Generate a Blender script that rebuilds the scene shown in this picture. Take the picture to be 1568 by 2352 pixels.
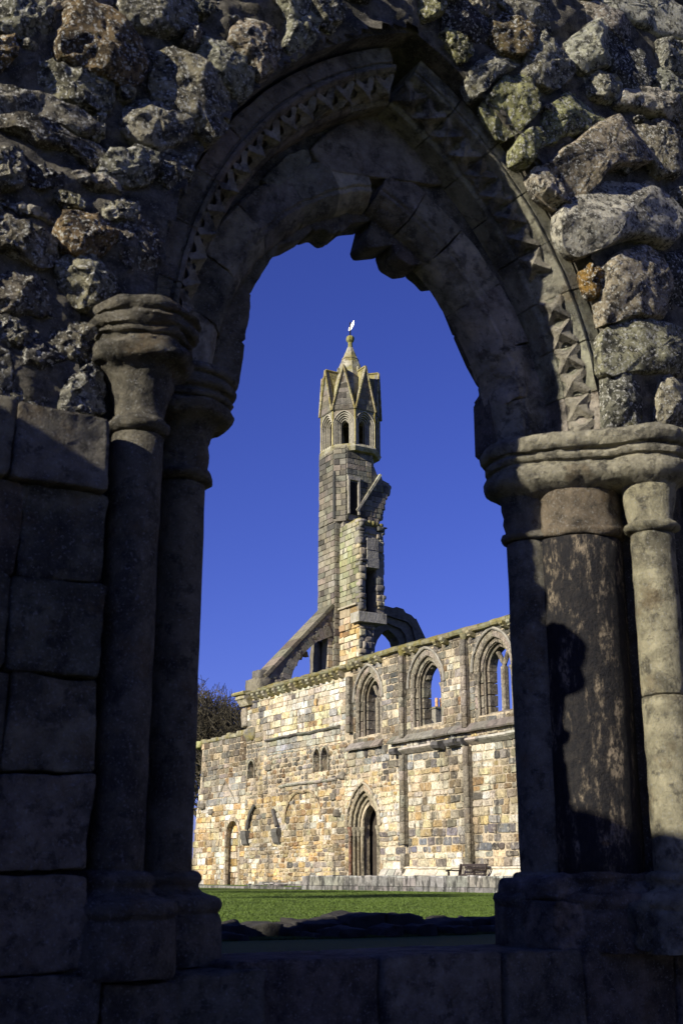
import bpy, bmesh, math, random
from math import sin, cos, pi, radians, sqrt, atan2
from mathutils import Vector, Matrix, noise
import numpy as np

for o in list(bpy.data.objects): bpy.data.objects.remove(o)
S = bpy.context.scene
COL = S.collection
# ------------------------------------------------------------------ camera, sky, sun, exposure
EYE = 0.6
YAW, PITCH = radians(31.0), radians(16.7)
cam = bpy.data.cameras.new('camera'); camo = bpy.data.objects.new('camera', cam); COL.objects.link(camo)
camo.location = (0, 0, EYE)
camo.rotation_euler = (radians(90) + PITCH, 0, -YAW)
cam.sensor_fit = 'VERTICAL'; cam.sensor_height = 36.0; cam.lens = 36.0 * 2785 / 2352
cam.clip_start = 0.05; cam.clip_end = 6000
cam.dof.use_dof = True; cam.dof.focus_distance = 58.0; cam.dof.aperture_fstop = 7.0
S.camera = camo

SUN_EL, SUN_DE = radians(23.5), radians(9.5)          # elevation, degrees east of south (south = -X, east = -Y)
w = bpy.data.worlds.new('World'); S.world = w; w.use_nodes = True
nt = w.node_tree; bg = nt.nodes['Background']
sky = nt.nodes.new('ShaderNodeTexSky'); sky.sky_type = 'NISHITA'; sky.sun_disc = False
sky.sun_elevation = SUN_EL
to_sun = Vector((-cos(SUN_EL) * cos(SUN_DE), -cos(SUN_EL) * sin(SUN_DE), sin(SUN_EL)))
sky.sun_rotation = atan2(to_sun.x, to_sun.y)
sky.air_density = 1.0; sky.dust_density = 0.0; sky.ozone_density = 4.0
tint = nt.nodes.new('ShaderNodeMix'); tint.data_type = 'RGBA'; tint.blend_type = 'MULTIPLY'
tint.inputs[0].default_value = 1.0; tint.inputs[7].default_value = (0.50, 0.48, 1.19, 1)
nt.links.new(sky.outputs[0], tint.inputs[6]); nt.links.new(tint.outputs[2], bg.inputs[0])
bg.inputs[1].default_value = 0.0622
sl = bpy.data.lights.new('sun', 'SUN'); sl.energy = 5.0; sl.angle = radians(0.5); sl.color = (1.0, 0.93, 0.80)
so = bpy.data.objects.new('sun', sl); COL.objects.link(so)
so.rotation_euler = to_sun.to_track_quat('Z', 'Y').to_euler()
S.view_settings.view_transform = 'Standard'; S.view_settings.look = 'None'
S.view_settings.gamma = 1; S.view_settings.exposure = 0.66; S.view_settings.use_curve_mapping = False
S.render.engine = 'CYCLES'
S.cycles.max_bounces = 5

# ------------------------------------------------------------------ helpers
F_PX = 2785.0
_h = Vector((sin(YAW), cos(YAW), 0)); _r = Vector((cos(YAW), -sin(YAW), 0)); _u = Vector((0, 0, 1))
_f = _h * cos(PITCH) + _u * sin(PITCH); _v = -_h * sin(PITCH) + _u * cos(PITCH)
def on_y(x, y, Y):
    """survey helper: measured picture point -> (X, Z) on the wall plane at depth Y"""
    d = _f + _r * ((x - 784) / F_PX) - _v * ((y - 1176) / F_PX); t = Y / d.y
    return (d.x * t, EYE + d.z * t)
def on_x(x, y, X):
    d = _f + _r * ((x - 784) / F_PX) - _v * ((y - 1176) / F_PX); t = X / d.x
    return (d.y * t, EYE + d.z * t)

def tag(o, label=None, cat=None, group=None, kind=None):
    if label: o['label'] = label
    if cat: o['category'] = cat
    if group: o['group'] = group
    if kind or label: o['kind'] = kind or 'thing'
    return o
def empty(name, loc=(0, 0, 0), parent=None):
    o = bpy.data.objects.new(name, None); COL.objects.link(o); o.location = loc; o.empty_display_size = .2
    if parent: o.parent = parent
    return o
def mesh(name, verts, faces, mat, parent=None, col=None, smooth=False, fix=False):
    me = bpy.data.meshes.new(name); me.from_pydata([tuple(v) for v in verts], [], faces)
    if fix:
        bm = bmesh.new(); bm.from_mesh(me); bmesh.ops.recalc_face_normals(bm, faces=bm.faces); bm.to_mesh(me); bm.free()
    me.materials.append(mat)
    if col is not None:
        a = me.color_attributes.new('col', 'FLOAT_COLOR', 'POINT')
        n = len(me.vertices)
        arr = np.ones((n, 4), np.float32)
        arr[:, :3] = np.array(col, np.float32).reshape(-1, 3)
        a.data.foreach_set('color', arr.ravel())
    if smooth:
        me.polygons.foreach_set('use_smooth', [True] * len(me.polygons))
    o = bpy.data.objects.new(name, me); COL.objects.link(o)
    if parent:
        o.parent = parent
        o.matrix_parent_inverse = Matrix.Translation(-world_loc(parent))
    return o
def world_loc(o):
    v = Vector(o.location); p = o.parent
    while p is not None:
        if o.matrix_parent_inverse != Matrix.Identity(4): return Vector((0, 0, 0))
        v += Vector(p.location); o = p; p = o.parent
    return v
class MB:
    def __init__(s): s.v = []; s.f = []; s.c = []
    def add(s, vs, fs, col=None):
        b = len(s.v); s.v += [Vector(v) for v in vs]; s.f += [tuple(i + b for i in f) for f in fs]
        s.c += [col or (1, 1, 1)] * len(vs)
    def box(s, a, b, col=None):
        x0, y0, z0 = a; x1, y1, z1 = b
        s.add([(x0, y0, z0), (x1, y0, z0), (x1, y1, z0), (x0, y1, z0), (x0, y0, z1), (x1, y0, z1), (x1, y1, z1), (x0, y1, z1)],
              [(0, 3, 2, 1), (4, 5, 6, 7), (0, 1, 5, 4), (1, 2, 6, 5), (2, 3, 7, 6), (3, 0, 4, 7)], col)
    def prism(s, poly, ax, d0, d1, col=None):
        """extrude a 2D polygon; ax 'x','y','z' is the extrusion axis"""
        def P(p, d):
            return (d, p[0], p[1]) if ax == 'x' else (p[0], d, p[1]) if ax == 'y' else (p[0], p[1], d)
        n = len(poly); vs = [P(p, d0) for p in poly] + [P(p, d1) for p in poly]
        fs = [tuple(range(n)), tuple(range(2 * n - 1, n - 1, -1))] + [(i, i + n, (i + 1) % n + n, (i + 1) % n) for i in range(n)]
        s.add(vs, fs, col)
    def tube(s, pts, radii, n=6, col=None, cap=True):
        rings = []; vs = []; fs = []
        for i, p in enumerate(pts):
            p = Vector(p)
            d = (Vector(pts[min(i + 1, len(pts) - 1)]) - Vector(pts[max(i - 1, 0)])).normalized()
            a = Vector((0, 0, 1)) if abs(d.z) < .9 else Vector((1, 0, 0))
            e1 = d.cross(a).normalized(); e2 = d.cross(e1)
            r = radii[i] if hasattr(radii, '__len__') else radii
            vs += [p + (e1 * cos(2 * pi * k / n) + e2 * sin(2 * pi * k / n)) * r for k in range(n)]
        for i in range(len(pts) - 1):
            for k in range(n):
                a = i * n + k; b = i * n + (k + 1) % n
                fs.append((a, b, b + n, a + n))
        if cap: fs += [tuple(range(n - 1, -1, -1)), tuple(range((len(pts) - 1) * n, len(pts) * n))]
        s.add(vs, fs, col)
    def lathe(s, prof, cx, cy, n=32, a0=0, a1=2 * pi, col=None, nz=None):
        vs = []; fs = []; full = abs(a1 - a0 - 2 * pi) < 1e-4; m = n if full else n + 1
        for z, r in prof:
            for k in range(m):
                a = a0 + (a1 - a0) * k / n
                p = Vector((cx + r * cos(a), cy + r * sin(a), z))
                if nz: p += noise.noise_vector(p * nz[1]) * nz[0] + noise.noise_vector(Vector((p.x * 6, p.y * 6, p.z * 26))) * nz[0] * .9 + noise.noise_vector(p * nz[1] * 4.3) * nz[0] * .5
                vs.append(p)
        for i in range(len(prof) - 1):
            for k in range(n):
                a = i * m + k; b = i * m + (k + 1) % m
                fs.append((a, b, b + m, a + m))
        fs.append(tuple(range(m - 1, -1, -1))); fs.append(tuple(range((len(prof) - 1) * m, len(prof) * m)))
        s.add(vs, fs, col)
    def build(s, name, mat, parent=None, smooth=False, col=False, fix=True):
        return mesh(name, s.v, s.f, mat, parent, s.c if col else None, smooth, fix)
def auto_smooth(o, ang=40):
    me = o.data
    bm = bmesh.new(); bm.from_mesh(me)
    for f in bm.faces: f.smooth = True
    for e in bm.edges:
        if len(e.link_faces) == 2 and e.calc_face_angle(0) > radians(ang): e.smooth = False
    bm.to_mesh(me); bm.free(); return o
def holed_slab(name, outer, holes, ax, d0, d1, mat, parent, col=(1, 1, 1)):
    """flat slab with openings: 2D outlines filled by triangulation, extruded along an axis"""
    bm = bmesh.new(); edges = []
    for loop in [outer] + holes:
        vs = [bm.verts.new((p[0], p[1], 0)) for p in loop]
        for i in range(len(vs)): edges.append(bm.edges.new((vs[i], vs[(i + 1) % len(vs)])))
    bmesh.ops.triangle_fill(bm, use_beauty=True, use_dissolve=False, edges=edges)
    r = bmesh.ops.extrude_face_region(bm, geom=bm.faces[:])
    for v in [g for g in r['geom'] if isinstance(g, bmesh.types.BMVert)]: v.co.z = 1
    for v in bm.verts:
        a, b, t = v.co; d = d0 + (d1 - d0) * t
        v.co = (d, a, b) if ax == 'x' else (a, d, b)
    bmesh.ops.recalc_face_normals(bm, faces=bm.faces)
    me = bpy.data.meshes.new(name); bm.to_mesh(me); bm.free(); me.materials.append(mat)
    a = me.color_attributes.new('col', 'FLOAT_COLOR', 'POINT')
    arr = np.ones((len(me.vertices), 4), np.float32); arr[:, :3] = col; a.data.foreach_set('color', arr.ravel())
    o = bpy.data.objects.new(name, me); COL.objects.link(o)
    if parent: o.parent = parent; o.matrix_parent_inverse = Matrix.Translation(-world_loc(parent))
    return o
def pointed(cx, half, zs, rise, n=10, off=0.0):
    """points of a pointed arch from right springing over the apex to the left springing (u increasing = first)"""
    c = (rise * rise - half * half) / (2 * half); R = half + c + off
    up = math.acos(max(-1, min(1, c / R)))
    pts = [(cx - c + R * cos(up * i / n), zs + R * sin(up * i / n)) for i in range(n + 1)]
    return pts + [(2 * cx - x, z) for x, z in reversed(pts[:-1])]
def arch_half_at(half, zs, rise, z):
    if z <= zs: return half
    c = (rise * rise - half * half) / (2 * half); R = half + c
    q = R * R - (z - zs) ** 2
    return max(0.0, sqrt(q) - c) if q > 0 else 0.0

# ------------------------------------------------------------------ materials
def mat_new(name):
    m = bpy.data.materials.new(name); m.use_nodes = True
    return m, m.node_tree, m.node_tree.nodes['Principled BSDF']
def N(t, kind, **kw):
    n = t.nodes.new(kind)
    for k, v in kw.items():
        if k.startswith('i_'): n.inputs[int(k[2:]) if k[2:].isdigit() else k[2:]].default_value = v
        else: setattr(n, k, v)
    return n
def ramp(t, src, stops):
    r = t.nodes.new('ShaderNodeValToRGB'); e = r.color_ramp.elements
    while len(e) < len(stops): e.new(.5)
    for k, (p, c) in enumerate(stops):
        e[k].position = p; e[k].color = c if len(c) == 4 else (*c, 1)
    t.links.new(src, r.inputs[0]); return r.outputs[0]
def mixc(t, fac, a, b, mode='MIX'):
    m = t.nodes.new('ShaderNodeMix'); m.data_type = 'RGBA'; m.blend_type = mode
    for sock, val in ((m.inputs[0], fac), (m.inputs[6], a), (m.inputs[7], b)):
        if isinstance(val, bpy.types.NodeSocket): t.links.new(val, sock)
        elif isinstance(val, (int, float)): sock.default_value = val
        else: sock.default_value = (*val, 1) if len(val) == 3 else val
    return m.outputs[2]
def noi(t, vec, scale, detail=6, rough=.6, dist=0.0):
    n = t.nodes.new('ShaderNodeTexNoise'); n.inputs['Scale'].default_value = scale
    n.inputs['Detail'].default_value = detail; n.inputs['Roughness'].default_value = rough; n.inputs['Distortion'].default_value = dist
    t.links.new(vec, n.inputs['Vector']); return n.outputs[0]
def stone_mat(name, base=None, stains=(), bump=((20, .02),), rough=.92, vary=(.7, 1.25), vscale=3.0, hue=None):
    """base None -> uses the per-stone colour attribute. stains: (scale, lo, hi, colour, strength, zstretch)"""
    m, t, p = mat_new(name)
    tc = N(t, 'ShaderNodeNewGeometry'); pos = tc.outputs['Position']
    if base is None:
        at = N(t, 'ShaderNodeAttribute', attribute_name='col'); c = at.outputs['Color']
    else:
        c = mixc(t, 0.0, base, base)
    v = ramp(t, noi(t, pos, vscale, 8, .65), [(.25, (vary[0],) * 3), (.75, (vary[1],) * 3)])
    c = mixc(t, 1.0, c, v, 'MULTIPLY')
    if hue:
        hr = ramp(t, noi(t, pos, vscale * .37, 4, .6), [(.35, hue[0]), (.7, hue[1])])
        c = mixc(t, 1.0, c, hr, 'MULTIPLY')
    for sc, lo, hi, colr, stg, zs in stains:
        vec = pos
        if zs != 1:
            mp = N(t, 'ShaderNodeMapping'); mp.inputs['Scale'].default_value = (1, 1, zs); t.links.new(pos, mp.inputs[0]); vec = mp.outputs[0]
        f = ramp(t, noi(t, vec, sc, 8, .68, .2), [(lo, (0, 0, 0)), (hi, (stg,) * 3)])
        c = mixc(t, f, c, colr)
    t.links.new(c, p.inputs['Base Color']); p.inputs['Roughness'].default_value = rough
    p.inputs['Specular IOR Level'].default_value = .25
    prev = None
    for sc, dist in bump:
        b = N(t, 'ShaderNodeBump'); b.inputs['Strength'].default_value = 1.0; b.inputs['Distance'].default_value = dist
        t.links.new(noi(t, pos, sc, 9, .68), b.inputs['Height'])
        if prev: t.links.new(prev, b.inputs['Normal'])
        prev = b.outputs[0]
    if prev: t.links.new(prev, p.inputs['Normal'])
    return m
def simple(name, colr, rough=.8, metal=0.0, vscale=None, vary=(.7, 1.2), bump=None):
    m, t, p = mat_new(name); p.inputs['Roughness'].default_value = rough; p.inputs['Metallic'].default_value = metal
    tc = N(t, 'ShaderNodeNewGeometry')
    if vscale:
        v = ramp(t, noi(t, tc.outputs['Position'], vscale), [(.3, (vary[0],) * 3), (.7, (vary[1],) * 3)])
        t.links.new(mixc(t, 1.0, colr, v, 'MULTIPLY'), p.inputs['Base Color'])
    else: p.inputs['Base Color'].default_value = (*colr, 1)
    if bump:
        b = N(t, 'ShaderNodeBump'); b.inputs['Distance'].default_value = bump[1]
        t.links.new(noi(t, tc.outputs['Position'], bump[0]), b.inputs['Height']); t.links.new(b.outputs[0], p.inputs['Normal'])
    return m
BLACK = (.012, .012, .014)
M_rubble = stone_mat('rubble_stone', None, stains=((7, .49, .60, BLACK, .72, 1), (24, .50, .57, BLACK, .8, 1), (52, .54, .60, (.72, .71, .62), .95, 1), (15, .60, .70, (.22, .19, .05), .6, 1)),
                     bump=((9, .06), (30, .05), (90, .022)), vary=(.4, 1.5), vscale=16)
M_dress = stone_mat('dressed_stone', None, stains=((3.0, .50, .62, (.03, .03, .03), .65, 1), (11, .53, .62, (.035, .034, .033), .65, 1), (75, .56, .64, (.46, .46, .43), .6, 1), (4, .56, .66, (.22, .15, .07), .45, 1)),
                    bump=((7, .05), (28, .04), (90, .02)), vary=(.4, 1.55), vscale=9)
M_streak = stone_mat('streaked_stone', None, stains=((9, .39, .49, BLACK, .95, .3), (34, .44, .54, BLACK, .88, .6), (1.7, .66, .72, (.30, .16, .03), .7, 1)),
                     bump=((12, .03), (70, .012)), vary=(.6, 1.3), vscale=8)
M_mortar = stone_mat('lime_mortar', (.22, .20, .155), stains=((24, .52, .62, (.34, .30, .22), .7, 1), (6, .45, .58, (.03, .03, .028), .8, 1), (90, .58, .64, (.45, .42, .34), .7, 1)), bump=((9, .08), (26, .06), (90, .02)), vary=(.4, 1.5), vscale=22)
WST = ((.45, .49, .61, (.11, .095, .07), .55, .45), (1.1, .52, .62, (.20, .15, .08), .45, .6), (2.6, .54, .61, (.045, .04, .034), .7, .35), (6.0, .55, .64, (.66, .58, .42), .5, 1), (9, .55, .62, (.06, .05, .04), .55, 1))
M_wall = stone_mat('nave_stone', None, stains=WST, bump=((4, .12), (14, .07)), vary=(.55, 1.45), vscale=7)
M_wmort = stone_mat('nave_mortar', (.50, .42, .29), stains=WST[:3] + ((9, .52, .62, (.12, .10, .07), .6, 1),), bump=((8, .06),), vary=(.6, 1.3), vscale=4)
M_grey = stone_mat('weathered_stone', None, stains=((2.2, .55, .68, (.03, .03, .03), .8, 1), (3.5, .62, .72, (.20, .19, .06), .65, 1)), bump=((5, .05), (18, .03)), vary=(.55, 1.35), vscale=4)
M_tower = stone_mat('tower_stone', None, stains=((1.5, .56, .66, (.025, .025, .025), .8, .6), (2.0, .60, .72, (.22, .20, .05), .6, .5)), bump=((5, .05), (16, .03)), vary=(.6, 1.3), vscale=3.5)
M_moss = stone_mat('mossy_stone', None, stains=((1.6, .42, .60, (.17, .14, .025), .8, 1), (3, .55, .68, (.03, .03, .03), .7, 1)), bump=((6, .05),), vary=(.6, 1.3), vscale=3.5)
M_low = stone_mat('parapet_stone', None, stains=((3.2, .46, .58, (.035, .035, .032), .9, .35), (9, .60, .70, (.5, .5, .46), .7, .5)), bump=((7, .04), (22, .02)), vary=(.6, 1.3), vscale=5)
M_wood = simple('bench_wood', (.030, .020, .014), .6, 0, 14, (.6, 1.4), (40, .004))
M_bark = simple('bark', (.062, .052, .030), .9, 0, 2, (.5, 1.5), (12, .02))
M_gold = simple('gilded_vane', (.95, .85, .62), .35, .3)
M_iron = simple('iron', (.03, .03, .03), .5, .8)
M_clay = simple('clay_pot', (.55, .30, .13), .8, 0, 3, (.8, 1.2))
M_slate = simple('slate', (.06, .06, .065), .7, 0, 2, (.6, 1.4), (8, .03))
M_glass = simple('dark_window_glass', (.02, .022, .025), .08)
# grass
M_grass, t, p = mat_new('lawn_grass')
g = N(t, 'ShaderNodeNewGeometry').outputs['Position']
c = ramp(t, noi(t, g, .6, 6, .6), [(.3, (.042, .077, .005)), (.7, (.077, .119, .009))])
c = mixc(t, ramp(t, noi(t, g, 9, 4, .7), [(.5, (0, 0, 0)), (.75, (.6,) * 3)]), c, (.12, .125, .02))
t.links.new(c, p.inputs['Base Color']); p.inputs['Roughness'].default_value = .85; p.inputs['Specular IOR Level'].default_value = .2
b = N(t, 'ShaderNodeBump'); b.inputs['Distance'].default_value = .05; t.links.new(noi(t, g, 22, 6, .7), b.inputs['Height']); t.links.new(b.outputs[0], p.inputs['Normal'])
M_blade = simple('grass_blade', (.072, .115, .009), .7, 0, 1.3, (.7, 1.35))

# ------------------------------------------------------------------ stones
def chaikin(p, k):
    for _ in range(k):
        q = []
        for i in range(len(p)):
            a, b = p[i], p[(i + 1) % len(p)]
            q.append((a[0] * .78 + b[0] * .22, a[1] * .78 + b[1] * .22)); q.append((a[0] * .22 + b[0] * .78, a[1] * .22 + b[1] * .78))
        p = q
    return p
def resample(p, n):
    L = [0]
    for i in range(len(p)):
        a, b = p[i], p[(i + 1) % len(p)]; L.append(L[-1] + math.hypot(b[0] - a[0], b[1] - a[1]))
    out = []; j = 0
    for k in range(n):
        s = L[-1] * k / n
        while L[j + 1] < s: j += 1
        f = (s - L[j]) / max(1e-9, L[j + 1] - L[j]); a, b = p[j], p[(j + 1) % len(p)]
        out.append((a[0] + (b[0] - a[0]) * f, a[1] + (b[1] - a[1]) * f))
    return out
PROF = [(.97, 0.0), (1.0, .35), (1.0, .60), (.975, .78), (.93, .90), (.86, .96), (.76, .99), (.64, 1.0), (.5, 1.01), (.36, 1.02), (.22, 1.02), (.1, 1.02)]
PROF_FLAT = [(1.0, 0.0), (1.0, .93), (.992, .98), (.975, 1.0), (.90, 1.0), (.78, 1.0), (.62, 1.0), (.44, 1.0), (.26, 1.0), (.1, 1.0)]
def rock(poly, back, front, seed, ax='y', n=40, rough=.02, flat=False, ch=2, tilt=.0, facet=.0, grow_=1.0):
    """stone standing proud of a wall: an outline in the wall plane, rounded over its rim, broken by noise.
    ax 'y': outline (X,Z), depth Y (front < back); ax 'x': outline (Y,Z), depth X"""
    rng = random.Random(seed); p = resample(corner(poly, .014 if flat else .045), n)
    cx = sum(a for a, b in p) / n; cz = sum(b for a, b in p) / n
    p = [(cx + (a - cx) * grow_, cz + (b - cz) * grow_) for a, b in p]
    prof = PROF_FLAT if flat else PROF
    size = max(max(a for a, b in p) - min(a for a, b in p), max(b for a, b in p) - min(b for a, b in p))
    tx, tz = rng.uniform(-tilt, tilt), rng.uniform(-tilt, tilt)
    off = Vector((rng.uniform(0, 50), rng.uniform(0, 50), rng.uniform(0, 50)))
    fac = [(Vector((cos(i * 1.05 + rng.uniform(-.4, .4)), sin(i * 1.05 + rng.uniform(-.4, .4)))), rng.uniform(.02, .34) * size, rng.uniform(.25, 1.15)) for i in range(6)]
    vs = []; fs = []
    D0 = max(.01, abs(front - back))
    for s, d in prof + [(0, prof[-1][1])]:
        for a, b in (p if s > 0 else [(cx, cz)]):
            u, v = cx + (a - cx) * s, cz + (b - cz) * s
            dd = d
            if d > .3:
                dd += (tx * (u - cx) + tz * (v - cz)) / D0
                if facet:
                    cut = 1.05
                    for dr, dist, sl in fac:
                        e = (u - cx) * dr.x + (v - cz) * dr.y - dist
                        cut = min(cut, 1.05 - facet * e * sl / D0)
                    dd = max(.22, min(dd, cut))
            D = back + (front - back) * dd
            q = Vector((u, D, v)) if ax == 'y' else Vector((D, u, v))
            w_ = min(1, d * 1.3)
            k = 1.8 / size
            nv = noise.noise_vector(q * k + off) * 1.2
            if not flat:
                nv += (noise.turbulence_vector(q * k * 2.2 + off, 3, True) - Vector((.5, .5, .5))) * .8
            nv += noise.noise_vector(q * k * 5 + off) * .5 + noise.noise_vector(q * 34 + off) * .22
            vs.append(q + nv * rough * w_)
    m = len(prof)
    for i in range(m - 1):
        for k in range(n): fs.append((i * n + k, i * n + (k + 1) % n, (i + 1) * n + (k + 1) % n, (i + 1) * n + k))
    for k in range(n): fs.append(((m - 1) * n + k, (m - 1) * n + (k + 1) % n, m * n))
    return vs, fs
def corner(poly, d):
    out = []; n = len(poly)
    for i in range(n):
        a, b, c = Vector(poly[i - 1]), Vector(poly[i]), Vector(poly[(i + 1) % n])
        e = min(d, .3 * (a - b).length); g = min(d, .3 * (c - b).length)
        p = b + (a - b).normalized() * e; q = b + (c - b).normalized() * g
        out += [tuple(p), tuple((p + q) * .5 * .45 + b * .55), tuple(q)]
    return out
def rect(x0, x1, z0, z1, j=0, rng=random, sub=3):
    q = [(x0, z0), (x1, z0), (x1, z1), (x0, z1)]
    q = [(a + rng.uniform(-j, j), b + rng.uniform(-j, j)) for a, b in q]
    return q
def jitcol(c, rng, s=.12):
    k = 1 + rng.uniform(-s, s); return tuple(max(.005, x * k * (1 + rng.uniform(-.05, .05))) for x in c)
def block18(O, U, V, Nn, u0, u1, v0, v1, d0, d1, bev, jit, rng, cut=0.0):
    """one dressed block: sunk back, bevelled rim, proud face; cut > 0 knocks the corners off"""
    def P(u, v, d): return O + U * u + V * v + Nn * d
    cs = [(u0, v0), (u1, v0), (u1, v1), (u0, v1)]
    cs = [(a + rng.uniform(-jit, jit), b + rng.uniform(-jit, jit)) for a, b in cs]
    cu, cv = (u0 + u1) / 2, (v0 + v1) / 2
    if cut:
        lim = .38 * min(u1 - u0, v1 - v0); q = []
        for i in range(4):
            p0, p1, p2 = Vector(cs[i - 1]), Vector(cs[i]), Vector(cs[(i + 1) % 4])
            e, g_ = min(lim, cut * rng.uniform(.25, 1.6)), min(lim, cut * rng.uniform(.25, 1.6))
            q += [tuple(p1 + (p0 - p1).normalized() * e), tuple(p1 + (p2 - p1).normalized() * g_)]
        cs = q
    n = len(cs); tu, tv = rng.uniform(-.05, .05), rng.uniform(-.05, .05)
    vs = [P(a, b, d0) for a, b in cs] + [P(a, b, d1 - bev) for a, b in cs]
    for a, b in cs:
        k = Vector((cu - a, cv - b)); k = k.normalized() * min(bev * 1.3, k.length * .5)
        a2, b2 = a + k.x, b + k.y
        vs.append(P(a2, b2, d1 + tu * (a2 - cu) + tv * (b2 - cv)))
    fs = [tuple(range(2 * n, 3 * n))]
    for i in range(n):
        j = (i + 1) % n; fs += [(i, j, j + n, i + n), (i + n, j + n, j + 2 * n, i + 2 * n)]
    if U.cross(V).dot(Nn) < 0: fs = [tuple(reversed(f)) for f in fs]
    return vs, fs
def subtract(iv, cut):
    out = []
    for a, b in iv:
        if cut[1] <= a or cut[0] >= b: out.append((a, b)); continue
        if cut[0] > a: out.append((a, cut[0]))
        if cut[1] < b: out.append((cut[1], b))
    return out
def ashlar(O, U, V, Nn, u0, u1, v0, v1, ch, bl, colf, rng, openings=(), proud=(.01, .035), jit=.012, bev=.02, gap=.012, lim=None, slope=None, cut=0.0, wob=0.0, wm=.22):
    """courses of blocks on a wall plane; openings: functions v -> (ua, ub) or None; lim: v -> (ua, ub)"""
    O = Vector(O); U = Vector(U); V = Vector(V); Nn = Vector(Nn); out = []; v = v0
    while v < v1 - .05:
        hgt = rng.uniform(*ch)
        if v + hgt > v1 - ch[0] * .6: hgt = v1 - v
        a, b = (u0, u1) if lim is None else lim(v + hgt / 2)
        iv = [(a, b)]
        for op in openings:
            best = None
            for q in (v + .02, v + hgt / 2, v + hgt - .02):
                r = op(q)
                if r: best = r if best is None else (min(best[0], r[0]), max(best[1], r[1]))
            if best: iv = subtract(iv, best)
        for a, b in iv:
            u = a
            while u < b - .04:
                L = rng.uniform(*bl) * (1 if rng.random() > .15 else .55)
                if u + L > b - bl[0] * .5: L = b - u
                top = slope(u + L / 2) if slope else 1e9
                if v + hgt * .6 < top:
                    d1 = rng.uniform(*proud)
                    dv = wob * noise.noise(Vector((u * .3, v * .5, 3)))
                    vs, fs = block18(O, U, V, Nn, u + gap, u + L - gap, v + dv + gap, v + dv + hgt - gap, -.08, d1, bev, jit, rng, cut)
                    cen = O + U * (u + L / 2) + V * (v + hgt / 2)
                    vd = (cen - Vector((0, 0, EYE)))
                    sc = L * hgt * abs(vd.normalized().dot(Nn)) / vd.length_squared
                    PICKV[0] = noise.noise(cen * .6 + Vector((2, 5, 8))) + .6 * noise.noise(cen * 1.7); cc = colf(u + L / 2, v + hgt / 2, rng); PICKV[0] = None; tone = 1.2 + .85 * noise.noise(cen * .45) + .45 * noise.noise(cen * 1.9 + Vector((9, 3, 1))); warm = wm * noise.noise(cen * .8 + Vector((4, 7, 2)))
                    tone = max(.35, tone); cc = (min(.8, cc[0] * tone * (1 + warm)), min(.76, cc[1] * tone), min(.66, cc[2] * tone * (1 - 1.6 * warm)))
                    out.append((sc, vs, fs, cc))
                u += L
        v += hgt
    return out
def emit(blocks, thing, name, mat, limit=300, stuff='small_stones'):
    blocks.sort(key=lambda b: -b[0])
    for sc, vs, fs, c in blocks[:limit]: mesh(name, vs, fs, mat, thing, c)
    if len(blocks) > limit:
        mb = MB()
        for sc, vs, fs, c in blocks[limit:]: mb.add(vs, fs, c)
        tag(mb.build(stuff, mat, thing, col=True, fix=False), kind='stuff')
PICKV = [None]
def pick(rng, table):
    """stone colour from a weighted table; neighbours tend to share tones"""
    tot = sum(w for w, c in table)
    mean = [sum(w * c[i] for w, c in table) / tot for i in range(3)]
    order = sorted(table, key=lambda q: -(q[1][0] * .4 + q[1][1] * .6)) if PICKV[0] is not None else table
    r = rng.random() if PICKV[0] is None else min(.999, max(0, .5 + .75 * PICKV[0] + rng.uniform(-.42, .42)))
    r *= tot; cc = order[-1][1]
    for w_, c in order:
        r -= w_
        if r <= 0: cc = c; break
    k = rng.uniform(.0, .42)
    return jitcol(tuple(a * (1 - k) + m * k for a, m in zip(cc, mean)), rng, .18)
# ================================================================== ground
M_gravel = stone_mat('gravel', (.14, .127, .105), stains=((30, .5, .6, (.2, .18, .14), .6, 1),), bump=((40, .03),), vary=(.6, 1.3), vscale=20)
def ground_z(x, y):
    if y < 5.35: return -0.55
    z = 0.05 * noise.noise(Vector((x * .11, y * .11, 3.1))) + .02 * noise.noise(Vector((x * .4, y * .4, 1.7)))
    if x > 28.45: return .14 + z * .3
    return z * min(1, max(0, (x - 3) / 4)) * min(1, max(0, (28.3 - x) / 3))
xs = [-3000, -600, -120, -40, -12, -4, 0] + [i * .8 for i in range(1, 36)] + [28.44, 28.46, 29.2, 30, 34, 45, 70, 140, 600, 3000]
ys = [-3000, -600, -120, -30, -8, 0, 5.34, 5.36] + [6 + i * .8 for i in range(80)] + [72, 80, 100, 140, 300, 800, 3000]
vs = [(x, y, ground_z(x, y)) for y in ys for x in xs]
nx = len(xs)
fs = [(j * nx + i, j * nx + i + 1, (j + 1) * nx + i + 1, (j + 1) * nx + i) for j in range(len(ys) - 1) for i in range(nx - 1)]
tag(mesh('lawn', vs, fs, M_grass, smooth=True), kind='structure')
tag(mesh('gravel_floor', [(-1.48, -3.2, -.53), (9.58, -3.2, -.53), (9.58, 5.0, -.53), (-1.48, 5.0, -.53)], [(0, 1, 2, 3)], M_gravel), kind='structure')
rng = random.Random(5)
gv = []; gf = []
for k in range(230000):
    yy = 11.2 + (rng.random() ** 1.7) * 36; xx = yy * rng.uniform(.42, .84)
    if xx > 28.1: continue
    h_ = rng.uniform(.008, .022) * (1 + yy / 60); a = rng.uniform(0, pi); wd = .003 * (1 + yy / 14)
    dx, dy = cos(a) * wd, sin(a) * wd; lx, ly = rng.uniform(-.03, .03), rng.uniform(-.03, .03)
    z = ground_z(xx, yy); b = len(gv)
    gv += [(xx - dx, yy - dy, z - .005), (xx + dx, yy + dy, z - .005), (xx + lx, yy + ly, z + h_)]; gf.append((b, b + 1, b + 2))
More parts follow.
